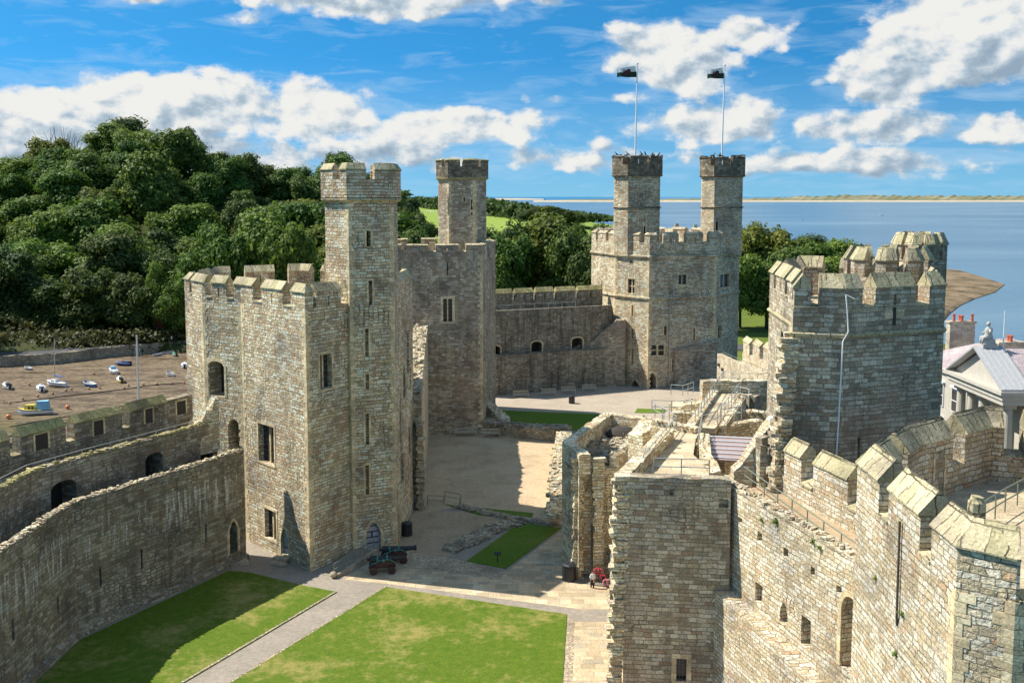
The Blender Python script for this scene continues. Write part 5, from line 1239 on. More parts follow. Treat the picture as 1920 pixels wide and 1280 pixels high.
q = PY(1808, 600, 132); chimney(q.x, q.y+1, 10, 15.4, 1.2, 3.3, 2, 'wide chimney stack with red pots beside the right tower'); 
for dx in (-1.1, 1.3):
    m = MB(); m.tube([(q.x+dx, q.y+.6, 15.6), (q.x+dx, q.y+.6, 16.3), (q.x+dx, q.y+.6, 16.6)], [.2, .16, .22], 10); m.build('chimney_pot', M['pot'], [o for o in bpy.data.objects if o.name == 'chimney_stack'][0])
q = PY(1893, 640, 121); chimney(q.x, q.y, 9, 14.4, 1.2, 3.0, 2, 'second chimney stack with red pots behind the roof statue')
# seated stone figure on the pediment, gilt scales, white flagpole
q = Vector((X0+1.0, 110.1, 15.7))
stt = empty('roof_statue', 'weathered seated stone figure on top of the pediment', 'statue', tuple(q))
m = MB(); m.loft([[q+Vector((a*s, b*s*.9, z)) for a, b in ((-.75, -.6), (.75, -.6), (.75, .6), (-.75, .6))] for z, s in ((-.2, 1.0), (.25, 1.0), (.3, .85), (.75, .8))]); m.build('plinth', M['statue'], stt)
m = MB()
body_r = [(0, .75, .55, .42), (.0, 1.0, .56, .40), (.02, 1.3, .40, .30), (.03, 1.6, .42, .30), (.03, 1.85, .46, .30), (.03, 2.0, .30, .22), (.02, 2.08, .13, .13), (0, 2.2, .13, .13), (-.02, 2.3, .21, .2), (-.02, 2.45, .23, .22), (-.01, 2.6, .18, .18), (0, 2.7, .06, .06)]
m.loft([[q+Vector((a+math.cos(t)*rx_, math.sin(t)*ry_, z)) for t in [2*math.pi*k/10 for k in range(10)]] for a, z, rx_, ry_ in body_r])
for sy in (-.22, .22): m.tube([q+Vector((-.1, sy, .95)), q+Vector((-.65, sy*1.1, .92)), q+Vector((-.72, sy*1.1, .3))], [.24, .21, .13], 8)
for sy in (-.42, .42): m.tube([q+Vector((0, sy, 1.85)), q+Vector((-.12, sy*1.35, 1.45)), q+Vector((-.5, sy*1.2, 1.35 if sy > 0 else 1.8))], [.14, .12, .08], 8)
m.build('figure', M['statue'], stt, smooth=True)
m = MB(); m.tube([(q.x+1.5, q.y-.4, 13.5), (q.x+1.5, q.y-.4, 19.6)], .09, 8, .05); tag(m.build('flagpole', M['whitep']), 'bare white flagpole rising beside the seated statue on the pediment', 'flagpole')

# ================================================================== TREES
def crown_mesh(h, r, nl, nleaf, ls, seed, flat=1.0, tall=1.0):
    rnd = random.Random(seed); m = LMB(); lobes = []
    for k in range(nl):
        a = rnd.uniform(0, 6.283); t = rnd.random()**.6; zz = rnd.uniform(.28, .92)
        prof = math.sin(math.pi*min(1, max(.05, (zz-.12)*1.05)))**.6
        lobes.append((Vector((math.cos(a)*r*t*prof*.72, math.sin(a)*r*t*prof*.72, h*zz)), r*rnd.uniform(.26, .46)*(1.1-.3*zz), rnd.random()))
    lobes.append((Vector((0, 0, h*.62)), r*.55, .5))
    for c, lr, _ in lobes:                                   # irregular inner mass
        seg, rg = 7, 5; rs = []
        for i in range(1, rg):
            t = math.pi*i/rg; rs.append([c+Vector((math.cos(2*math.pi*k/seg)*math.sin(t), math.sin(2*math.pi*k/seg)*math.sin(t), -math.cos(t)*.85*tall))*lr*rnd.uniform(.55, .8) for k in range(seg)])
        m.loft(rs)
    tot = sum(l[1]**2 for l in lobes)
    for c, lr, _ in lobes:
        for k in range(int(nleaf*lr*lr/tot)):
            z = rnd.uniform(-.75, 1); a = rnd.uniform(0, 6.283); q = math.sqrt(1-z*z); d = Vector((math.cos(a)*q, math.sin(a)*q, z))
            bump = 1+.45*mnoise.noise(d*2.1+c)
            p_ = c+Vector((d.x, d.y, d.z*.85*tall))*lr*rnd.uniform(.66, 1.3)*bump
            nrm = (d+Vector((rnd.uniform(-.8, .8), rnd.uniform(-.8, .8), rnd.uniform(-.3, .9)))).normalized()
            u = nrm.cross(Vector((rnd.uniform(-1, 1), rnd.uniform(-1, 1), rnd.uniform(-1, 1)))).normalized(); v = nrm.cross(u); s = ls*rnd.uniform(.5, 1.15)
            m.v += [tuple(p_-u*s*.5-v*s*.3), tuple(p_+u*s*.5-v*s*.35-nrm*s*.12), tuple(p_+u*s*.42+v*s*.4), tuple(p_-u*s*.45+v*s*.36-nrm*s*.15)]
            b = len(m.v)-4; m.f.append((b, b+1, b+2, b+3)); m.mi.append(0)
    me = m.build('crown', M['leaf'], fix=False); d_ = me.data; bpy.data.objects.remove(me)
    t = LMB(); t.tube([(0, 0, -1.5), (0, 0, h*.15), (r*.03, 0, h*.4), (0, r*.03, h*.72)], [r*.075, r*.055, r*.045, r*.015], 8)
    for k in range(5):
        c = lobes[k % len(lobes)][0]; z0 = h*rnd.uniform(.2, .4); t.tube([(0, 0, z0), (c.x*.5, c.y*.5, z0+(c.z-z0)*.55), tuple(c)], [r*.03, r*.022, r*.01], 6)
    tm = t.build('trunk', M['bark'], fix=False); td = tm.data; bpy.data.objects.remove(tm)
    return d_, td
# prototypes of unit-ish size: height 14 m, radius 6 m
PROT = {}
for i, (nl, nf, tall) in enumerate(((20, 11000, 1.0), (28, 12000, 1.0), (14, 10000, 1.15), (24, 11000, .9), (34, 12000, 1.0))):
    for var, mt_ in (('mid', 'leaf'), ('dark', 'leafd'), ('light', 'leafl'), ('red', 'leafr')):
        if var == 'mid':
            base_c, base_t = crown_mesh(14, 6, nl, nf, .56, 100+i, 1, tall)
        c_ = base_c if var == 'mid' else base_c.copy()
        if var != 'mid': c_.materials[0] = M[mt_]
        PROT[(i, var)] = (c_, base_t)
def tree(x, y, z, h, r, label, group=None, kind=None, var='mid', name='tree', cat='tree'):
    k = kind if kind is not None else random.randrange(5); c_, t_ = PROT[(k, var)]
    o = empty(name, label, cat, (x, y, z), group, random.uniform(0, 6.28)); o.scale = (r/6, r/6, h/14)
    for nm, d_ in (('trunk', t_), ('crown', c_)):
        q = bpy.data.objects.new(nm, d_); COL.objects.link(q); q.parent = o
    return o
random.seed(101)
ntree = 0
SKY = [(0, 302), (60, 285), (100, 262), (150, 270), (190, 250), (240, 226), (290, 262), (345, 245), (390, 268), (450, 290), (500, 300), (560, 318), (640, 292), (700, 330), (760, 372), (790, 430), (830, 470)]
rows = [250, 259, 268, 278, 289, 300, 312, 325, 339, 354, 370, 388]
for ri, Y in enumerate(rows):
    x = -.55*Y-6
    while x < (-.085*Y - (0 if ri > 2 else 12)):
        r = random.choice((random.uniform(4.0, 6), random.uniform(6, 8.5), random.uniform(7.5, 11))); xx = x+random.uniform(-1.5, 1.5); yy = Y+random.uniform(-4, 4); zg = terrain(xx, yy)-.6
        px = 960+1900*xx/yy; h = r*random.uniform(1.5, 2.3)
        lim = CH+(368-lerpt(SKY, px))*yy/1900
        if zg+h > lim: h = lim-zg
        if h > 6:
            v = random.choices(['mid', 'dark', 'light'], [.52, .30, .18])[0]
            lab = {'mid': 'mid green broadleaf tree among the packed trees of the wooded hill', 'dark': 'dark green broadleaf tree among the packed trees of the wooded hill', 'light': 'paler yellow green tree among the packed trees of the wooded hill'}[v]
            tree(xx, yy, zg, h, r, lab, {'mid': 'mid green trees on the wooded hill', 'dark': 'dark green trees on the wooded hill', 'light': 'pale green trees on the wooded hill'}[v], var=v); ntree += 1
        x += r*1.5
def ptree(px, ptop, Y, r, label, var='mid', group=None, kind=None, zmin=None, name='tree'):
    q = PY(px, ptop, Y); zg = terrain(q.x, Y)-.5 if zmin is None else zmin
    tree(q.x, Y, zg, max(5, (q.z-zg)*1.03), r, label, group, kind, var, name)
ptree(242, 226, 392, 11, 'big domed dark tree crowning the hill, highest on the skyline', 'dark', kind=1)
ptree(345, 244, 390, 7, 'flat topped dark tree on the skyline right of the highest one', 'dark', kind=3)
ptree(92, 262, 385, 10, 'rounded skyline tree at left with bare twigs above it', 'mid', kind=0)
ptree(628, 291, 380, 7, 'dark tree poking up just behind the tall turret', 'dark', kind=2)
ptree(500, 408, 250, 10, 'bright green tree low on the hill just left of the tall turret', 'light', kind=1, zmin=-3)
ptree(545, 420, 246, 8, 'bright green tree touching the tall turret low on the hill', 'light', kind=0, zmin=-3)
ptree(395, 432, 248, 8, 'yellowish rounded tree at the hill foot above the tower battlements', 'light', kind=3, zmin=-3)
ptree(440, 450, 246, 8, 'mid green tree at the hill foot behind the tower battlements', 'mid', kind=2, zmin=-3)
ptree(295, 500, 243, 3.6, 'small pale tree at the foot of the wooded hill near the tower', 'light', zmin=-3); tree(-84.5, 241.5, -2.6, 9, 1.5, 'slim shrub with reddish leaves at the foot of the wooded hill', None, 2, 'red', 'shrub', 'shrub')
ptree(325, 535, 241, 5, 'bright small tree leaning over the riverside road beside the tower', 'light', zmin=-3)
for px, pt, Y, r in ((20, 470, 247, 9), (90, 530, 244, 7), (170, 505, 246, 8), (230, 520, 244, 7), (270, 540, 243, 6), (-20, 520, 244, 8), (140, 560, 242, 5), (40, 580, 242, 5)):
    ptree(px, pt, Y, r, 'dark shaded tree in the lowest row beside the riverside road', 'dark', 'lowest row trees beside the riverside road', zmin=-2.6)
for k in range(22):
    x, y = random.uniform(-178, -128), random.uniform(186, 236); tree(x, y, terrain(x, y)-1, random.uniform(14, 20), 8.5, 'tall tree on the river bank to the left of the wooded hill', 'trees left of the wooded hill', var='dark')
# bare branches over the left skyline tree
q = PY(110, 262, 385); m = LMB(); br = empty('dead_tree', 'bare grey branches sticking up from the left skyline tree', 'tree', (q.x, 384, q.z-6))
for k in range(26):
    a = random.uniform(-1, 1); l = random.uniform(5, 11); x0 = random.uniform(-7, 7); m.tube([(x0, 0, 0), (x0+a*2+x0*.2, random.uniform(-1, 1), l*.55), (x0+a*4+x0*.35, random.uniform(-1, 1), l)], [.16, .1, .04], 5)
m.build('branch', M['bark'], br)
# trees behind the far curtain wall and right of the far tower
G1 = [(955, 445, 262, 8, 'mid', 'tree at the left end of the clump behind the far curtain wall'), (985, 425, 276, 9, 'dark', 'dark tree behind the left part of the far curtain wall'), (1030, 415, 270, 12.5, 'mid', 'largest round tree centred behind the far curtain wall'), (1082, 438, 262, 8.5, 'mid', 'round tree touching the far tower behind the curtain wall'), (930, 480, 256, 6, 'light', 'light green tree beside the second tower behind the wall'), (1100, 480, 256, 6.5, 'dark', 'dark tree tucked against the left side of the far tower'), (915, 440, 300, 6, 'dark', 'dark tree just right of the second tower'),
      (1400, 428, 330, 7, 'dark', 'dark tree touching the right side of the far tower top'), (1445, 428, 318, 11, 'mid', 'broad tree right of the far tower beside the strait'), (1390, 485, 268, 7, 'light', 'lighter tree against the right side of the far tower'), (1440, 500, 268, 8.5, 'mid', 'mid green tree above the park grass right of the far tower'), (1490, 470, 290, 9, 'mid', 'tree in the middle of the right hand clump'), (1535, 462, 320, 9, 'mid', 'tree behind the right hand clump near the strait'), (1572, 455, 330, 9, 'light', 'bright tree left of the middle tower battlements'), (1520, 500, 275, 8, 'dark', 'dark tree just left of the near right tower'), (1560, 490, 285, 8, 'light', 'bright green tree partly behind the near right tower'), (1600, 470, 330, 8, 'mid', 'tree rising behind the near right tower top'), (1475, 530, 262, 6, 'dark', 'small dark tree low in the right hand clump'),
      (1517, 443, 430, 9, 'dark', 'dark domed tree at the water edge beyond the right clump'), (1468, 447, 430, 4, 'dark', 'tiny dark tree on the shore left of the dark dome'), (1481, 449, 430, 3, 'dark', 'second tiny dark tree on the shore'),
      (775, 398, 330, 7, 'dark', 'dark tree at the lower right end of the hill wood'), (765, 430, 300, 7, 'dark', 'dark tree between the tall turret and the field'), (785, 440, 285, 6, 'mid', 'tree beside the second tower at the field foot'), (752, 372, 350, 8, 'dark', 'dark tree on the descending skyline right of the tall turret')]
for px, pt, Y, r, v, lab in G1: ptree(px, pt, Y, r, lab, v)
# far field trees and hedges, each small
G2 = [(990, 397), (1000, 392), (1012, 388), (1024, 386), (1037, 388), (1048, 391), (1062, 396), (1074, 400), (1083, 402), (1104, 402)]
for i, (px, pt) in enumerate(G2):
    Y = 640 if i < 9 else 700; q = PY(px, pt, Y); zg = PY(px, pt+26 if i < 9 else pt+11, Y).z
    tree(q.x, Y, zg, q.z-zg, 6.5 if i < 9 else 4, 'dark tree in the row beyond the green field' if i < 9 else 'lone dark tree right of the row beyond the field', 'dark trees in the row beyond the field' if i < 9 else None, var='dark')
G3 = [(945, 437, 520, 6), (1120, 430, 420, 5), (1135, 425, 430, 6), (1085, 425, 480, 5), (1055, 428, 470, 5)]
for px, pt, Y, r in G3: ptree(px, pt, Y, r, 'small round bush tree on the field edge before the strait', 'mid', 'small trees on the field edge')
def leafmass(name, pts, label, ls, n_, spread, mat='leafd', kind='stuff', cat='woodland'):
    m = MB(); rnd = random.Random(5)
    for k in range(n_):
        a = rnd.choice(pts); p_ = Vector(a[0])+Vector((rnd.gauss(0, 1)*spread[0], rnd.gauss(0, 1)*spread[1], rnd.uniform(0, 1)*a[1])); nrm = Vector((rnd.uniform(-1, 1), rnd.uniform(-1, .2), rnd.uniform(0, 1.3))).normalized()
        u = nrm.cross(Vector((rnd.uniform(-1, 1), rnd.uniform(-1, 1), rnd.uniform(-1, 1)))).normalized(); v = nrm.cross(u); s = ls*rnd.uniform(.5, 1.2)
        m.face([p_-u*s*.5-v*s*.35, p_+u*s*.5-v*s*.35, p_+u*s*.4+v*s*.4, p_-u*s*.45+v*s*.35])
    return tag(m.build(name, M[mat], fix=False), label, cat, kind=kind)
pts = []
for px in list(range(765, 1150, 3)):
    top = lerpt([(765, 372), (820, 370), (905, 372), (960, 380), (1010, 388), (1060, 396), (1150, 408)], px)+random.uniform(-2, 2.5)
    bot = lerpt([(765, 391), (900, 412), (960, 416), (1150, 412)], px); Y = lerpt([(765, 1080), (905, 900), (1010, 800), (1150, 800)], px)
    t = PY(px, top, Y); b = PY(px, bot, Y); pts.append(((t.x, Y, b.z), t.z-b.z))
leafmass('distant_woodland', pts, 'band of dark woodland along the far field edge before the sea', 3.2, 16000, (1.2, 8))
pts = []
for k in range(1100):
    x = random.uniform(-150, -40); yq = lerpt([(-120, 225), (-95, 230), (-78, 240), (-40, 248)], x)+random.uniform(0, 16); pts.append(((x, yq, max(terrain(x, yq), -2.6)-1.2), 2.2+random.random()*3))
leafmass('undergrowth', pts, 'tangled brown green undergrowth on the bank above the riverside road', .8, 60000, (1.4, 1.4), 'under', cat='undergrowth')
print('trees', ntree)
# sheep on the far field
sh = None
for k in range(14):
    px, py = 786+random.uniform(0, 34), 390+random.uniform(0, 8); q = PY(px, py, 900); zz = terrain(q.x, 900)
    if sh is None:
        sh = empty('sheep', 'white sheep grazing on the far green field', 'sheep', (q.x, 900, zz), 'sheep on the far green field'); m = LMB()
        m.loft([[Vector((x, math.cos(t)*r_, .75+math.sin(t)*r_+dz)) for t in [2*math.pi*j/10 for j in range(10)]] for x, r_, dz in ((-.62, .12, 0), (-.5, .3, 0), (-.1, .38, 0), (.35, .34, 0), (.55, .2, .08), (.72, .13, .12), (.9, .12, .08), (1.02, .06, .02))])
        for a in (-.38, .35):
            for b in (-.17, .17): m.tube([(a, b, .55), (a+.03, b, .28), (a, b, 0)], [.08, .05, .05], 6)
        m.build('body', M['sheep'], sh, smooth=True); c_ = sh
    else: c_ = copy_tree(sh)
    c_.location = (q.x, 900+random.uniform(-10, 10), zz); c_.rotation_euler.z = random.uniform(0, 6.28)
    c_.scale = (1.25,)*3

# ================================================================== BOATS ON THE MUD
def hull(m, L, B, D, sheer=.25, flat=.55):
    rs = []
    for k in range(11):
        t = k/10; x = -L/2+L*t; wd = B/2*(flat+(1-flat)*math.sin(math.pi*min(1, t/.55)/2) if t < .55 else math.cos(math.pi/2*((t-.55)/.45)**1.6)); wd = max(.03, wd); top = D+sheer*(t**2)*1.2; kd = D*.35*max(0, (t-.7)/.3)**2
        rs.append([Vector((x, -wd, top)), Vector((x, -wd*.93, D*.45+kd)), Vector((x, -wd*.5, .06+kd)), Vector((x, 0, kd)), Vector((x, wd*.5, .06+kd)), Vector((x, wd*.93, D*.45+kd)), Vector((x, wd, top))])
    m.loft(rs, closed=False, caps=False); m.face(rs[0])
    return rs
def boat(kind, label, px, py, wpx_, head, mats, tilt=0, group=None, z=-4.5, mast_h=None):
    q = P(px, py, z); L = wpx_*1.08*q.y/1900/(abs(math.cos(head))+.36*abs(math.sin(head))); B = L*.38; D = L*.13+.15; r = empty('boat', label, 'boat', tuple(q), group, head); r.rotation_euler.x = tilt
    hm, dm, cm = [M[x] for x in mats]
    m = LMB(); rs = hull(m, L, B, D); m.build('hull', hm, r, fix=False)
    if kind == 'open':
        m = LMB(); ins = []
        for rg in rs[:-1]: ins.append([Vector((v.x*.97, v.y*.9, max(v.z*.8+.07, .12) if abs(v.y) < abs(rg[0].y)*.99 else v.z-.02)) for v in rg])
        m.loft(ins, closed=False, caps=False); m.build('interior', dm, r, fix=False)
        m = LMB(); m.loft([[a, a*1.0+Vector((0, 0, .05)), Vector((a.x, a.y*.9, a.z+.05)), Vector((a.x, a.y*.9, a.z))] for a in [rg[0] for rg in rs]]); m.loft([[a, a*1.0+Vector((0, 0, .05)), Vector((a.x, a.y*.9, a.z+.05)), Vector((a.x, a.y*.9, a.z))] for a in [rg[-1] for rg in rs]]); m.build('gunwale', M['white'] if mats[0] != 'white' else M['wood'], r, fix=False)
        for x in (-.25, .02, .26): m = LMB(); m.box((L*x, 0, D*.72), (L*.07, B*.82*(1 if x < .2 else .75), .05)); m.build('seat', cm, r)
    else:
        m = LMB(); m.loft([[Vector((v.x, y*abs(v.y)*.97, v.z-.02+.10*(1-abs(y)))) for y in (-1, -.5, 0, .5, 1)] for v in [rg[-1] for rg in rs]], closed=False, caps=False); m.build('boat_deck', dm, r, fix=False)
        x0, x1, h = {'cabin': (-.05, .30, .55), 'yacht': (-.08, .24, .38), 'speed': (-.42, .12, .35), 'canopy': (-.02, .32, .5)}[kind]
        def cab(xa, xb, ha, wr, mat, nm, slope=.25):
            m = LMB(); b_ = [Vector((L*xa, -B*wr, D*.95)), Vector((L*xb, -B*wr*.62, D*1.08)), Vector((L*xb, B*wr*.62, D*1.08)), Vector((L*xa, B*wr, D*.95))]
            t = [Vector((v.x+(L*.03 if i in (0, 3) else -L*slope*ha*.35), v.y*.82, D+L*.16*ha*2)) for i, v in enumerate(b_)]; m.loft([b_, t]); return m.build(nm, mat, r)
        c_ = cab(x0, x1, h, .34, cm, 'cockpit_cover' if kind == 'speed' else 'cabin')
        if kind in ('cabin', 'yacht', 'canopy'):
            for s in (-1, 1):
                m = LMB()
                for xx in (.06, .16): m.box((L*xx, s*B*.305*(1 if xx < .1 else .88), D+L*.16*h*.9), (L*.06, .04, L*.16*h*.7))
                m.build('window', M['glass'], c_)
        if kind == 'canopy': cab(-.40, -.03, .8, .36, M['skyb'], 'canopy', .1)
        if kind == 'speed':
            m = LMB(); m.box((-L*.5-.12, 0, D*.9), (.3, .35, .9)); m.build('outboard_motor', M['iron'], r)
        m = LMB(); pr_ = [Vector((L*(.47-.1*abs(a)), B*.32*a, D+.12+L*.07)) for a in (-1, -.6, 0, .6, 1)]; m.tube(pr_, .03, 5); m.build('bow_rail', M['alu'], r)
        if kind == 'yacht':
            mh = mast_h or L*1.75; m = LMB(); m.tube([(L*.1, 0, D), (L*.1, 0, D+mh)], .10 if mast_h is None else .17, 8, .07 if mast_h is None else .12); m.tube([(L*.1, -B*.45, D+mh*.5), (L*.1, B*.45, D+mh*.5)], .03, 5); ms_ = m.build('mast', M['wood'] if mats[1] == 'white' else M['alu'], r)
            m = LMB(); m.tube([(L*.1, 0, D+L*.26), (-L*.35, 0, D+L*.24)], [.17, .1], 8); m.build('sail_cover', M['blue'], r)
            m = LMB(); m.tube([(L*.1, 0, D+mh*.97), (L*.49, 0, D+.2)], .02, 4); m.tube([(L*.1, 0, D+mh*.97), (-L*.48, 0, D+.1)], .02, 4); m.build('rigging', M['alu'], r)
    m = LMB(); a = rs[5]; m.loft([[Vector((rg[j].x, rg[j].y*1.012, rg[j].z-(.0 if e else .13))) for e in (0, 1)][0:2] for rg in rs for j in (0,)], closed=False, caps=False); m.loft([[Vector((rg[j].x, rg[j].y*1.012, rg[j].z-(.0 if e else .13))) for e in (0, 1)][0:2] for rg in rs for j in (6,)], closed=False, caps=False)
    m.build('rubbing_strake', M['navy'] if mats[0] in ('white',) else M['white'], r, fix=False)
    return r
random.seed(111)
boat('speed', 'white speedboat with dark cockpit at the left edge of the mud', 14, 728, 33, 2.25, ('white', 'white', 'iron'))
boat('speed', 'white cabin boat with grey cover beside the yacht', 77, 733, 32, 2.1, ('white', 'white', 'greyb'))
boat('yacht', 'white yacht with wooden mast and blue sail cover lying on the mud', 106, 724, 47, 2.75, ('white', 'white', 'white'), .05)
boat('open', 'small grey blue dinghy in the shade left of the yacht', 53, 693, 21, 2.6, ('greyb', 'white', 'wood'))
boat('open', 'open rowing boat with bright blue hull and white inside', 168, 724, 36, 2.5, ('blue', 'white', 'wood'))
boat('cabin', 'white boat with light blue cabin cover touching a yellow one', 213, 699, 30, 2.2, ('white', 'white', 'skyb'))
boat('speed', 'small yellow boat with dark cover below the white one', 226, 716, 26, 2.1, ('yellow', 'white', 'iron'))
boat('speed', 'small navy covered boat in shade under the embankment', 231, 685, 28, 3.0, ('navy', 'navy', 'navy'))
boat('open', 'grey dinghy close to the stone embankment', 296, 667, 17, .5, ('greyb', 'greyb', 'wood'))
boat('open', 'pale dinghy moored beside the green covered boat', 315, 663, 19, .3, ('white', 'greyb', 'wood'))
boat('speed', 'small green covered boat under the embankment near the tower', 328, 667, 16, 2.2, ('green', 'green', 'green'))
boat('speed', 'white motorboat half hidden at the tower edge in the sun', 346, 689, 20, 1.9, ('white', 'white', 'white'))
boat('open', 'white open dinghy on sunlit mud near the tower', 319, 704, 25, 2.3, ('white', 'greyb', 'wood'))
boat('open', 'white boat mostly hidden behind the tower foot', 355, 712, 22, 2.1, ('white', 'white', 'wood'))
boat('canopy', 'yellow topped cabin boat with light blue canopy nearest on the mud', 67, 777, 62, 3.4, ('white', 'yellow', 'yellow'))
boat('canopy', 'white boat with blue cover cut by the left picture edge', 4, 835, 34, 1.9, ('white', 'navy', 'navy'))
y_ = boat('yacht', 'large yacht hidden behind the battlements with only its tall grey mast showing', 268, 806, 62, 2.9, ('white', 'greyb', 'white'), mast_h=14.2)
by = None
BU = [(127, 766, .42, 'orange'), (16, 784, .42, 'orange')]+[(x, y, .26, 'peach') for x, y in ((19, 757), (43, 749), (71, 744), (99, 739), (124, 733), (134, 731), (167, 730), (187, 728), (233, 729), (241, 724), (269, 722), (294, 721), (322, 720), (345, 719), (55, 722), (176, 702))]
for x, y, r_, mt_ in BU:
    q = P(x, y, -4.4); o = empty('buoy', ('orange buoy on the mud right of the yellow cabin boat' if x > 60 else 'orange buoy on the mud left of the yellow cabin boat') if mt_ == 'orange' else 'small faded mooring buoy in the line across the mud', 'buoy', tuple(q), 'orange mooring buoys' if mt_ == 'orange' else 'faded buoys lying on the mud'); m = LMB(); m.ball((0, 0, r_*.8), (r_, r_, r_*.92), 10, 7); b = m.build('float', M[mt_], o, smooth=True)
    m = LMB(); m.tube([(0, 0, r_*1.55), (0, 0, r_*1.95)], .05, 6); m.build('ring', M['iron'], o)
# mooring chains drawn across the mud
for k, (A, B) in enumerate((((0, 757), (350, 716)), ((20, 800), (330, 742)), ((0, 822), (260, 762)))):
    a, b = P(*A, -4.46), P(*B, -4.46); m = MB(); m.tube([a.lerp(b, t/12)+Vector((0, random.uniform(-1, 1), 0)) for t in range(13)], .12, 5); tag(m.build('mooring_chain', M['iron']), 'dark mooring chain lying across the mud, ' + ('upper' if k == 0 else 'middle' if k == 1 else 'lowest')+' of three', 'chain')
# roadside fence on the far bank
fl = offs(qt, 6.2)
fe_ = empty('roadside_fence', 'post and wire fence along the far side of the riverside road', 'fence', (fl[3][0], fl[3][1], -2.2)); n_ = 0
m = MB()
for hh in (.5, 1.0): m.tube([(x, y, -2.2+hh) for x, y in fl], .025, 4)
m.build('wire', M['iron'], fe_)
for i in range(len(fl)-1):
    a, b = Vector(fl[i]), Vector(fl[i+1]); k = max(1, int((b-a).length/4))
    for j in range(k):
        q = a.lerp(b, j/k)
        if abs(q.x/q.y) < .55: m = MB(); m.tube([(q.x, q.y, -3), (q.x, q.y, -1.1)], .07, 6); m.build('post', M['wood'], fe_)

# ================================================================== COURTYARD FURNITURE
def bench_proto(L):
    r = empty('bench', '', 'bench')
    m = LMB()
    for k in range(4): m.box((0, -.22+k*.135, .44), (L, .11, .035))
    m.build('seat', M['wood'], r)
    m = LMB(); m.box((0, .31, .90), (L, .05, .09)); m.box((0, .27, .52), (L, .05, .07))
    for k in range(int(L/.12)): m.box((-L/2+.09+k*.12, .29, .71), (.055, .025, .32))
    m.build('backrest', M['wood'], r)
    for sx in (-1, 1):
        m = LMB(); m.box((sx*(L/2-.04), .0, .65), (.07, .56, .05)); m.build('armrest', M['wood'], r)
        m = LMB(); m.box((sx*(L/2-.04), -.25, .32), (.07, .07, .64)); m.build('leg', M['wood'], r); m = LMB(); m.box((sx*(L/2-.04), .29, .44), (.07, .07, .88)); m.build('leg', M['wood'], r)
    return r
bl = [(873, 817, 3.0, 0, 'long slatted bench against the foot of the second tower'), (921, 819, 2.3, 0, 'shorter bench right of the long one below the terrace wall'), (977, 745, 2.4, .12, 'leftmost of the four benches along the far curtain wall'), (1029, 741, 2.3, .12, 'second bench from the left along the far curtain wall'), (1066, 737, 2.3, .12, 'third bench from the left along the far curtain wall'), (1105, 733, 2.3, .12, 'rightmost of the four benches along the far curtain wall')]
for px, py, L, rz, lab in bl:
    b = bench_proto(L); q = P(px, py, 0); b.location = q; b.rotation_euler.z = rz; tag(b, lab, 'bench', 'wooden benches'); b.scale = (1, 1, 1.15)
def bin_(px, py, w_, h, lab):
    q = P(px, py, 0); r = empty('litter_bin', lab, 'bin', tuple(q), None, .3); m = LMB(); a = [(math.cos(R(22.5+45*k))*w_, math.sin(R(22.5+45*k))*w_) for k in range(8)]
    m.loft([[Vector((x*s, y*s, z)) for x, y in a] for z, s in ((0, .92), (.08, 1), (h*.86, 1), (h*.88, 1.05))]); m.build('body', M['binmat'], r)
    m = LMB(); m.loft([[Vector((x*s, y*s, z)) for x, y in a] for z, s in ((h*.885, 1.05), (h*.93, 1.05), (h, .7))]); m.build('lid', M['binmat'], r)
    m = LMB(); m.box((0, -w_*.93, h*.7), (w_*.8, .06, h*.14)); m.build('opening', M['iron'], r)
bin_(1072, 756, .48, 1.25, 'black octagonal litter bin in the far court by the sunlit strip'); bin_(763, 1003, .52, 1.3, 'black litter bin against the range wall near the cannons'); bin_(1067, 1087, .58, 1.45, 'black litter bin at the foot of the gate tower stump')
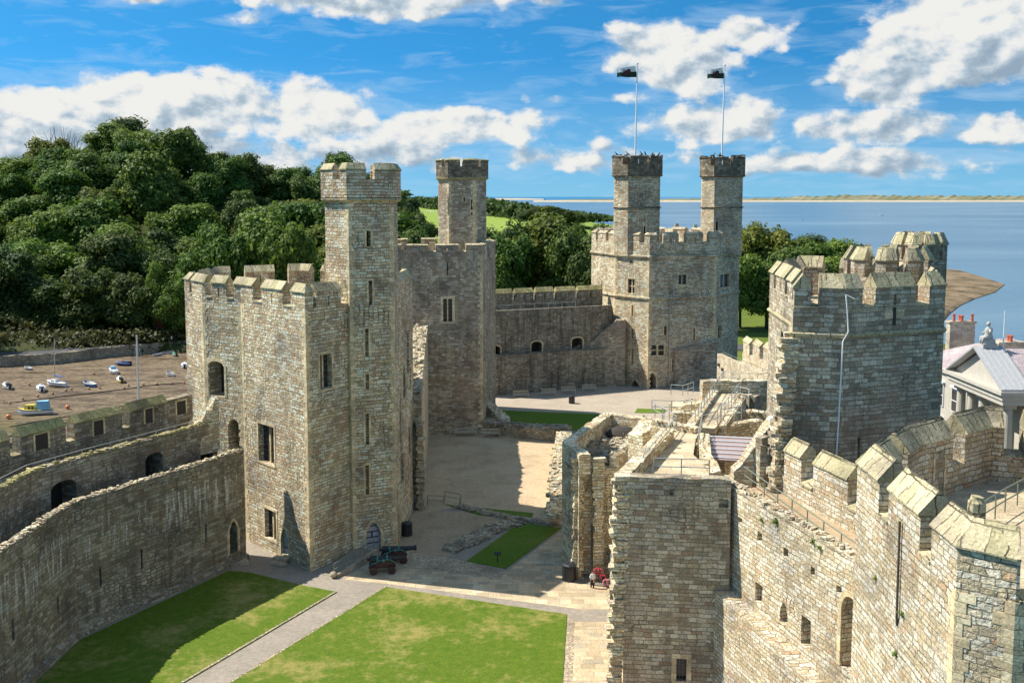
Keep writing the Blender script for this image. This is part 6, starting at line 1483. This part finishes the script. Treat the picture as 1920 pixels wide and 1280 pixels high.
def cannon(px, py, rz, lab):
    q = P(px, py, 0); r = empty('cannon', lab, 'cannon', tuple(q), None, rz); S_ = 1.15; r.scale = (S_,)*3
    m = LMB(); pf = [(-1.35, .05), (-1.25, .12), (-1.15, .07), (-1.1, .25), (-.6, .27), (-.58, .30), (-.5, .30), (-.48, .25), (.1, .22), (.12, .25), (.2, .25), (.22, .20), (1.3, .155), (1.34, .2), (1.5, .21), (1.52, .1)]
    m.loft([[Vector((x, math.cos(t)*rr, 1.0+x*.02+math.sin(t)*rr)) for t in [2*math.pi*k/14 for k in range(14)]] for x, rr in pf]); br_ = m.build('barrel', M['iron'], r, smooth=False)
    m = LMB()
    for x in (-.54, .16): m.loft([[Vector((x+dx, math.cos(t)*rr, 1.0+math.sin(t)*rr)) for t in [2*math.pi*k/14 for k in range(14)]] for dx, rr in ((-.05, .312), (.05, .312))])
    m.tube([(-.1, -.45, .98), (-.1, .45, .98)], .09, 10); m.build('verdigris_band', M['bronze'], br_)
    for s in (-1, 1):
        m = LMB(); pl = [(-1.2, .42), (.75, .42), (.75, .72), (.35, .98), (-.2, .98), (-.4, .82), (-.7, .82), (-.8, .66), (-1.05, .66), (-1.2, .56)]
        m.loft([[Vector((x, s*.36-.06, z)) for x, z in pl], [Vector((x, s*.36+.06, z)) for x, z in pl]]); ck = m.build('cheek', M['carriage'], r)
        m = LMB(); m.tube([(x, s*.36, z+.03) for x, z in ((-1.05, .68), (-.6, .84), (-.25, 1.0), (.4, 1.0), (.78, .74))], .045, 5); m.build('cap_strip', M['bronze'], ck)
        for x in (-.85, .5):
            m = LMB(); m.tube([(x, s*.5, .3), (x, s*.66, .3)], .3, 16); wl_ = m.build('wheel', M['carriage'], r); m = LMB(); m.tube([(x, s*.66, .3), (x, s*.72, .3)], .07, 8); m.build('hub', M['iron'], wl_)
    for x in (-.85, .5): m = LMB(); m.tube([(x, -.52, .3), (x, .52, .3)], .1, 8); m.build('axle', M['carriage'], r)
cannon(722, 1071, .12, 'nearer old cannon on red wooden carriage pointing right'); cannon(744, 1052, .12, 'farther old cannon on red carriage with its muzzle reaching right')
# ramp with kerb wall and rail beside the tower door
rw = empty('ramp', 'low stone ramp wall with rounded end stone rising to the tower door', 'ramp', tuple(P(660, 1060, 0))); a, b = G(628, 1082), G(703, 1043)
m = MB(); dv = (Vector(b)-Vector(a)).normalized(); nv = Vector((-dv.y, dv.x)); sec = [(0, -.2), (2.2, -.2), (2.2, .02), (0, .02)]
m.loft([[Vector((*(Vector(a)+nv*o), z)) for o, z in ((0, -.1), (1.9, -.1), (1.9, .03), (0, .03))], [Vector((*(Vector(b)+nv*o), z)) for o, z in ((0, -.1), (1.9, -.1), (1.9, .55), (0, .55))]]); m.build('slope', M['pathgrey'], rw)
m = MB(); m.loft([[Vector((*(Vector(a)+nv*o), z)) for o, z in ((-.3, -.1), (0, -.1), (0, .22), (-.3, .22))], [Vector((*(Vector(b)+nv*o), z)) for o, z in ((-.3, -.1), (0, -.1), (0, .75), (-.3, .75))]]); m.build('kerb_wall', M['deck'], rw)
m = MB(); m.ball((a[0]-.1, a[1]-.1, .3), (.32, .32, .26), 12, 8); m.build('end_stone', M['deck'], rw, smooth=True)
R_('ramp_railing', 'thin railing on the ramp beside the large tower door', [Vector((*(Vector(a)+nv*.1), .15)), Vector((*(Vector(b)+nv*.1), .6))], 1.0, 1.4, 'rail')
R_('court_railing', 'small railing by the steps at the left corner of the gravel court', [P(802, 946, 0), P(832, 947, 0), P(834, 938, 0), P(864, 944, 0), P(862, 954, 0)], 1.0, 1.5, 'rail')
# small sign on the little lawn
q = P(933, 1054, 0); r = empty('lawn_sign', 'small dark sign post standing on the small shaded lawn', 'sign', tuple(q)); m = LMB(); m.tube([(0, 0, 0), (0, 0, .75)], .04, 6); m.build('post', M['iron'], r); m = LMB(); m.box((0, 0, .82), (.6, .35, .04), 0, 0, .5); m.build('board', M['iron'], r)
# plaque board by the wreaths
q = P(1150, 1075, .3); r = empty('notice_board', 'white arched notice board with dark frame beside the wreaths', 'sign', (q.x, q.y, 0)); m = MB()
pl = [(-.36, 1.0), (-.36, 2.0), (-.25, 2.25), (0, 2.35), (.25, 2.25), (.36, 2.0), (.36, 1.0)]
m.loft([[Vector((q.x+x, q.y, z)) for x, z in pl], [Vector((q.x+x, q.y+.06, z)) for x, z in pl]]); m.build('frame', M['iron'], r)
m = MB(); m.loft([[Vector((q.x+x*.84, q.y-.02, 1.68+(z-1.68)*.9)) for x, z in pl], [Vector((q.x+x*.84, q.y+.02, 1.68+(z-1.68)*.9)) for x, z in pl]]); m.build('panel', M['whitep'], r)
m = MB()
for z in (2.1, 1.95, 1.82, 1.69, 1.3): m.box((q.x, q.y-.03, z), (.36, .012, .035))
m.build('text_lines', M['greyb'], r)
m = MB(); m.box((q.x, q.y+.1, .5), (.08, .08, 1.0)); m.build('post', M['iron'], r)
random.seed(121)
for k, (px, py, hh, mt_) in enumerate(((1120, 1095, 1.5, 'poppy'), (1131, 1097, 1.0, 'poppy'), (1136, 1101, .8, 'mixed'), (1143, 1103, .9, 'mixed'), (1126, 1092, 1.3, 'mixed'))):
    q = P(px, py, 0); r = empty('wreath', ['tall red wreath on a stand left of the others', 'red wreath beside the tall one', 'mixed flower wreath in front of the group', 'mixed flower wreath nearest the gatehouse wall', 'mixed flower wreath behind the red ones'][k], 'wreath', tuple(q), None, random.uniform(-.2, .2)); m = LMB(); rr = .24
    for j in range(40):
        t = j/40*6.283; m.ball((math.cos(t)*rr, random.uniform(-.06, .06), hh-.35+math.sin(t)*rr), (random.uniform(.04, .075),)*3, 6, 4)
    m.build('flower_ring', M[mt_], r); m = LMB(); m.tube([(-.2, .1, 0), (0, .03, hh-.3)], .02, 4); m.tube([(.2, .1, 0), (0, .03, hh-.3)], .02, 4); m.build('stand', M['iron'], r)
# people
def person(px, py, z, h, rz, lab, top='cloth_white', step=.12):
    q = P(px, py, z); s = h/1.75; o = empty('person', lab, 'person', tuple(q), None, rz); o.scale = (s, s, s)
    V = [(0, 0, .98), (0, 0, 1.18), (0, 0, 1.40), (0, 0, 1.50), (0, .01, 1.60), (0, .01, 1.70), (.19, 0, 1.41), (.25, .03, 1.14), (.24, -.06, .90), (.24, -.09, .82), (-.19, 0, 1.41), (-.25, .03, 1.14), (-.24, -.08, .92), (-.24, -.12, .84), (.10, 0, .92), (.11, -step*.5, .50), (.11, step*.2, .08), (.12, -.14+step*.2, .04), (-.10, 0, .92), (-.11, step*.7, .50), (-.11, step, .08), (-.12, step-.14, .04)]
    E = [(0, 1), (1, 2), (2, 3), (3, 4), (4, 5), (2, 6), (6, 7), (7, 8), (8, 9), (2, 10), (10, 11), (11, 12), (12, 13), (0, 14), (14, 15), (15, 16), (16, 17), (0, 18), (18, 19), (19, 20), (20, 21)]
    Rr = [.15, .14, .16, .06, .10, .09, .07, .05, .04, .035, .07, .05, .04, .035, .10, .07, .05, .04, .10, .07, .05, .04]
    me = bpy.data.meshes.new('body'); me.from_pydata(V, E, []); me.update(); b = bpy.data.objects.new('body', me); COL.objects.link(b); b.parent = o
    me.materials.append(M['skin'])
    sk = b.modifiers.new('skin', 'SKIN'); b.modifiers.new('sub', 'SUBSURF').levels = 1
    for i, v in enumerate(me.skin_vertices[0].data): v.radius = (Rr[i], Rr[i]*(.72 if i in (0, 1, 2) else 1)); v.use_root = (i == 0)
    m = LMB(); m.loft([[Vector((math.cos(t)*a, math.sin(t)*b_, z)) for t in [2*math.pi*k/14 for k in range(14)]] for z, a, b_ in ((.92, .19, .14), (1.1, .18, .14), (1.35, .22, .15), (1.46, .17, .11), (1.5, .08, .08))])
    for s_ in (-1, 1): m.tube([(s_*.17, 0, 1.43), (s_*.25, .03, 1.16), (s_*.245, -.05, .95)], [.09, .075, .06], 8)
    m.build('shirt', M[top], o, smooth=True)
    m = LMB()
    for s_, k1, k2 in ((1, -step*.5, step*.2), (-1, step*.7, step)): m.tube([(s_*.09, 0, .96), (s_*.11, k1, .5), (s_*.11, k2, .06)], [.13, .10, .08], 8)
    m.build('trousers', M['cloth_dark'], o, smooth=True)
    m = LMB(); m.ball((0, .03, 1.70), (.105, .12, .11), 10, 7); m.build('hair', M['hair'], o, smooth=True)
person(1111, 1102, 0, 1.45, .4, 'person in white top and dark trousers standing by the wreaths')
person(322, 642, -2.2, 1.7, 1.4, 'person in white top walking on the riverside road, nearer of two'); person(333, 633, -2.2, 1.6, 1.2, 'distant person in white on the bank path, farther of two')
# crows on the far turrets
cr = None
for px, py, Y, lab in ((1156, 287, 171, 'crow standing tall on the left rim of the left dark turret'), (1177, 293, 170.5, 'crow on the near left merlon of the left dark turret'), (1203, 292, 170, 'crow on the near middle merlon of the left dark turret'), (1210, 293, 170, 'crow beside another near the middle of the left dark turret'), (1223, 294, 171, 'crow right of the embrasure on the left dark turret'), (1235, 292, 173, 'crow on the right rim of the left dark turret'), (1338, 293, 175, 'crow on the left merlon of the right dark turret'), (1350, 290, 174.5, 'crow perched beside the right flagpole')):
    q = PY(px, py, Y); q.z = 38.62
    if cr is None:
        c_ = cr = empty('crow', lab, 'bird'); m = LMB()
        m.loft([[Vector((x, math.cos(t)*r_, z+math.sin(t)*r_)) for t in [2*math.pi*j/8 for j in range(8)]] for x, z, r_ in ((-.42, .12, .03), (-.25, .25, .08), (-.05, .36, .14), (.1, .48, .12), (.16, .60, .07), (.2, .68, .08), (.28, .69, .05), (.38, .67, .012))])
        for s_ in (-.05, .05): m.tube([(0, s_, .3), (.02, s_, 0)], .015, 5)
        m.build('body', M['crow'], cr, smooth=True)
    else: c_ = copy_tree(cr); c_['label'] = lab
    c_.location = q; c_.scale = (1.1,)*3; c_.rotation_euler.z = random.uniform(0, 6.28)
# little boats on the strait
for px, py, lab in ((1653, 404, 'white sailing boat far out on the strait'), (1505, 413, 'small white motorboat on the strait')):
    q = P(px, py, -6); r = empty('sailing_boat' if px > 1600 else 'motorboat', lab, 'boat', tuple(q), None, 2.9); s = q.y/1900; m = LMB(); L = 8*s if px > 1600 else 6*s; hull(m, L, L*.3, L*.16); m.build('hull', M['white'], r, fix=False)
    m = LMB()
    if px > 1600: m.tube([(0, 0, 0), (0, 0, 6*s)], .1*s, 6); m.build('mast', M['alu'], r); m = LMB(); m.loft([[Vector((-.1, .05, 1.2*s)), Vector((-2.8*s, .3, 1.3*s)), Vector((-.1, .05, 5.8*s))], [Vector((-.1, .12, 1.2*s)), Vector((-2.8*s, .37, 1.3*s)), Vector((-.1, .12, 5.8*s))]]); m.build('sail', M['white'], r)
    else: m.box((0, 0, L*.25), (L*.4, L*.2, L*.18)); m.build('cabin', M['white'], r)
# far cottages past the twin turret tower
for px, pt, lab in ((1262, 428, 'yellowish stone cottage gable glimpsed between the far turrets'), (1295, 430, 'dark roofed cottage with chimney between the far turrets')):
    q = PY(px, pt, 262); r = empty('cottage', lab, 'house', (q.x, 262, -3)); m = MB(); zt_ = q.z; wd = 3.6 if px < 1280 else 4.6
    m.prism([(q.x-wd, 258), (q.x+wd, 258), (q.x+wd, 268), (q.x-wd, 268)], -3, zt_-2.2); m.build('wall', M['cap'] if px < 1280 else M['brick'], r)
    m = MB(); m.loft([[Vector((q.x-wd-.3, 257.6, zt_-2.2)), Vector((q.x-wd-.3, 268.4, zt_-2.2)), Vector((q.x-wd-.3, 263, zt_))], [Vector((q.x+wd+.3, 257.6, zt_-2.2)), Vector((q.x+wd+.3, 268.4, zt_-2.2)), Vector((q.x+wd+.3, 263, zt_))]]); m.build('roof', M['cap'] if px < 1280 else M['slate'], r)
    m = MB(); m.box((q.x+wd*.3, 263, zt_+.3), (.9, .9, 1.8)); m.build('chimney', M['brick'], r)
# plants rooted in the walls
def tuft(px, py, z=None, Y=None, s=.35, lab='', mat='leafl'):
    s *= .6
    q = P(px, py, z) if z is not None else PY(px, py, Y); m = LMB(); o = None; rnd = random.Random(int(px*7+py))
    m.ball((0, 0, 0), (s*.3, s*.3, s*.3), 6, 5)
    for k in range(70):
        d = Vector((rnd.gauss(0, 1), rnd.gauss(0, 1), rnd.gauss(0, .9))); p_ = d*s*.4; u = Vector((rnd.uniform(-1, 1), rnd.uniform(-1, 1), rnd.uniform(-1, 1))).normalized(); v = u.cross(Vector((0, 0, 1))).normalized(); w_ = s*.22
        m.face([p_-u*w_-v*w_*.4, p_+u*w_-v*w_*.4, p_+u*w_+v*w_*.4, p_-u*w_*.6+v*w_*.5])
    o = m.build('wall_plant', M[mat], fix=False); o.location = q; tag(o, lab, 'plant')
a, b = Vector(ns[0]), Vector(ns[1])
def onwall(px, py):
    u, z = onp(ns[0], ns[1], px, py); q = a+(b-a).normalized()*u; nn_ = Vector((-(a-b).y, (a-b).x)).normalized(); return (q.x, q.y, z)
for px, py, s, lab in ((1427, 973, .3, 'small green plant near the top left of the sunlit curtain wall'), (1454, 977, .5, 'green tuft under the wall walk edge, left of centre'), (1523, 1014, .4, 'olive tuft below the wall walk railing'), (1536, 1027, .35, 'green tuft right of the olive one on the sunlit wall')):
    q = onwall(px, py); 
    t_ = len(bpy.data.objects); tuft(px, py, None, q[1]-.15, s, lab)
for px, py, s, lab in ((1641, 1083, .3, 'green plant growing in the side of the nearest tower'), (1691, 1150, .3, 'small fern on the nearest tower below the drainpipe'), (1679, 1225, .35, 'green sprig low on the nearest tower side')):
    u, z = onp(npoly[0], npoly[1], px, py); q = Vector(npoly[0]).lerp(Vector(npoly[1]), u/math.hypot(npoly[1][0]-npoly[0][0], npoly[1][1]-npoly[0][1])); tuft(px, py, None, q.y-.1, s, lab)
tuft(1812, 1000, 20.3, None, .45, 'dry mossy plant at the foot of the stone stub', 'leafl'); tuft(1865, 1268, None, 33.2, .6, 'green plant at the bottom right of the nearest tower'); tuft(1728, 532, 25.6, None, .6, 'dry grassy tuft in an embrasure of the right middle tower')
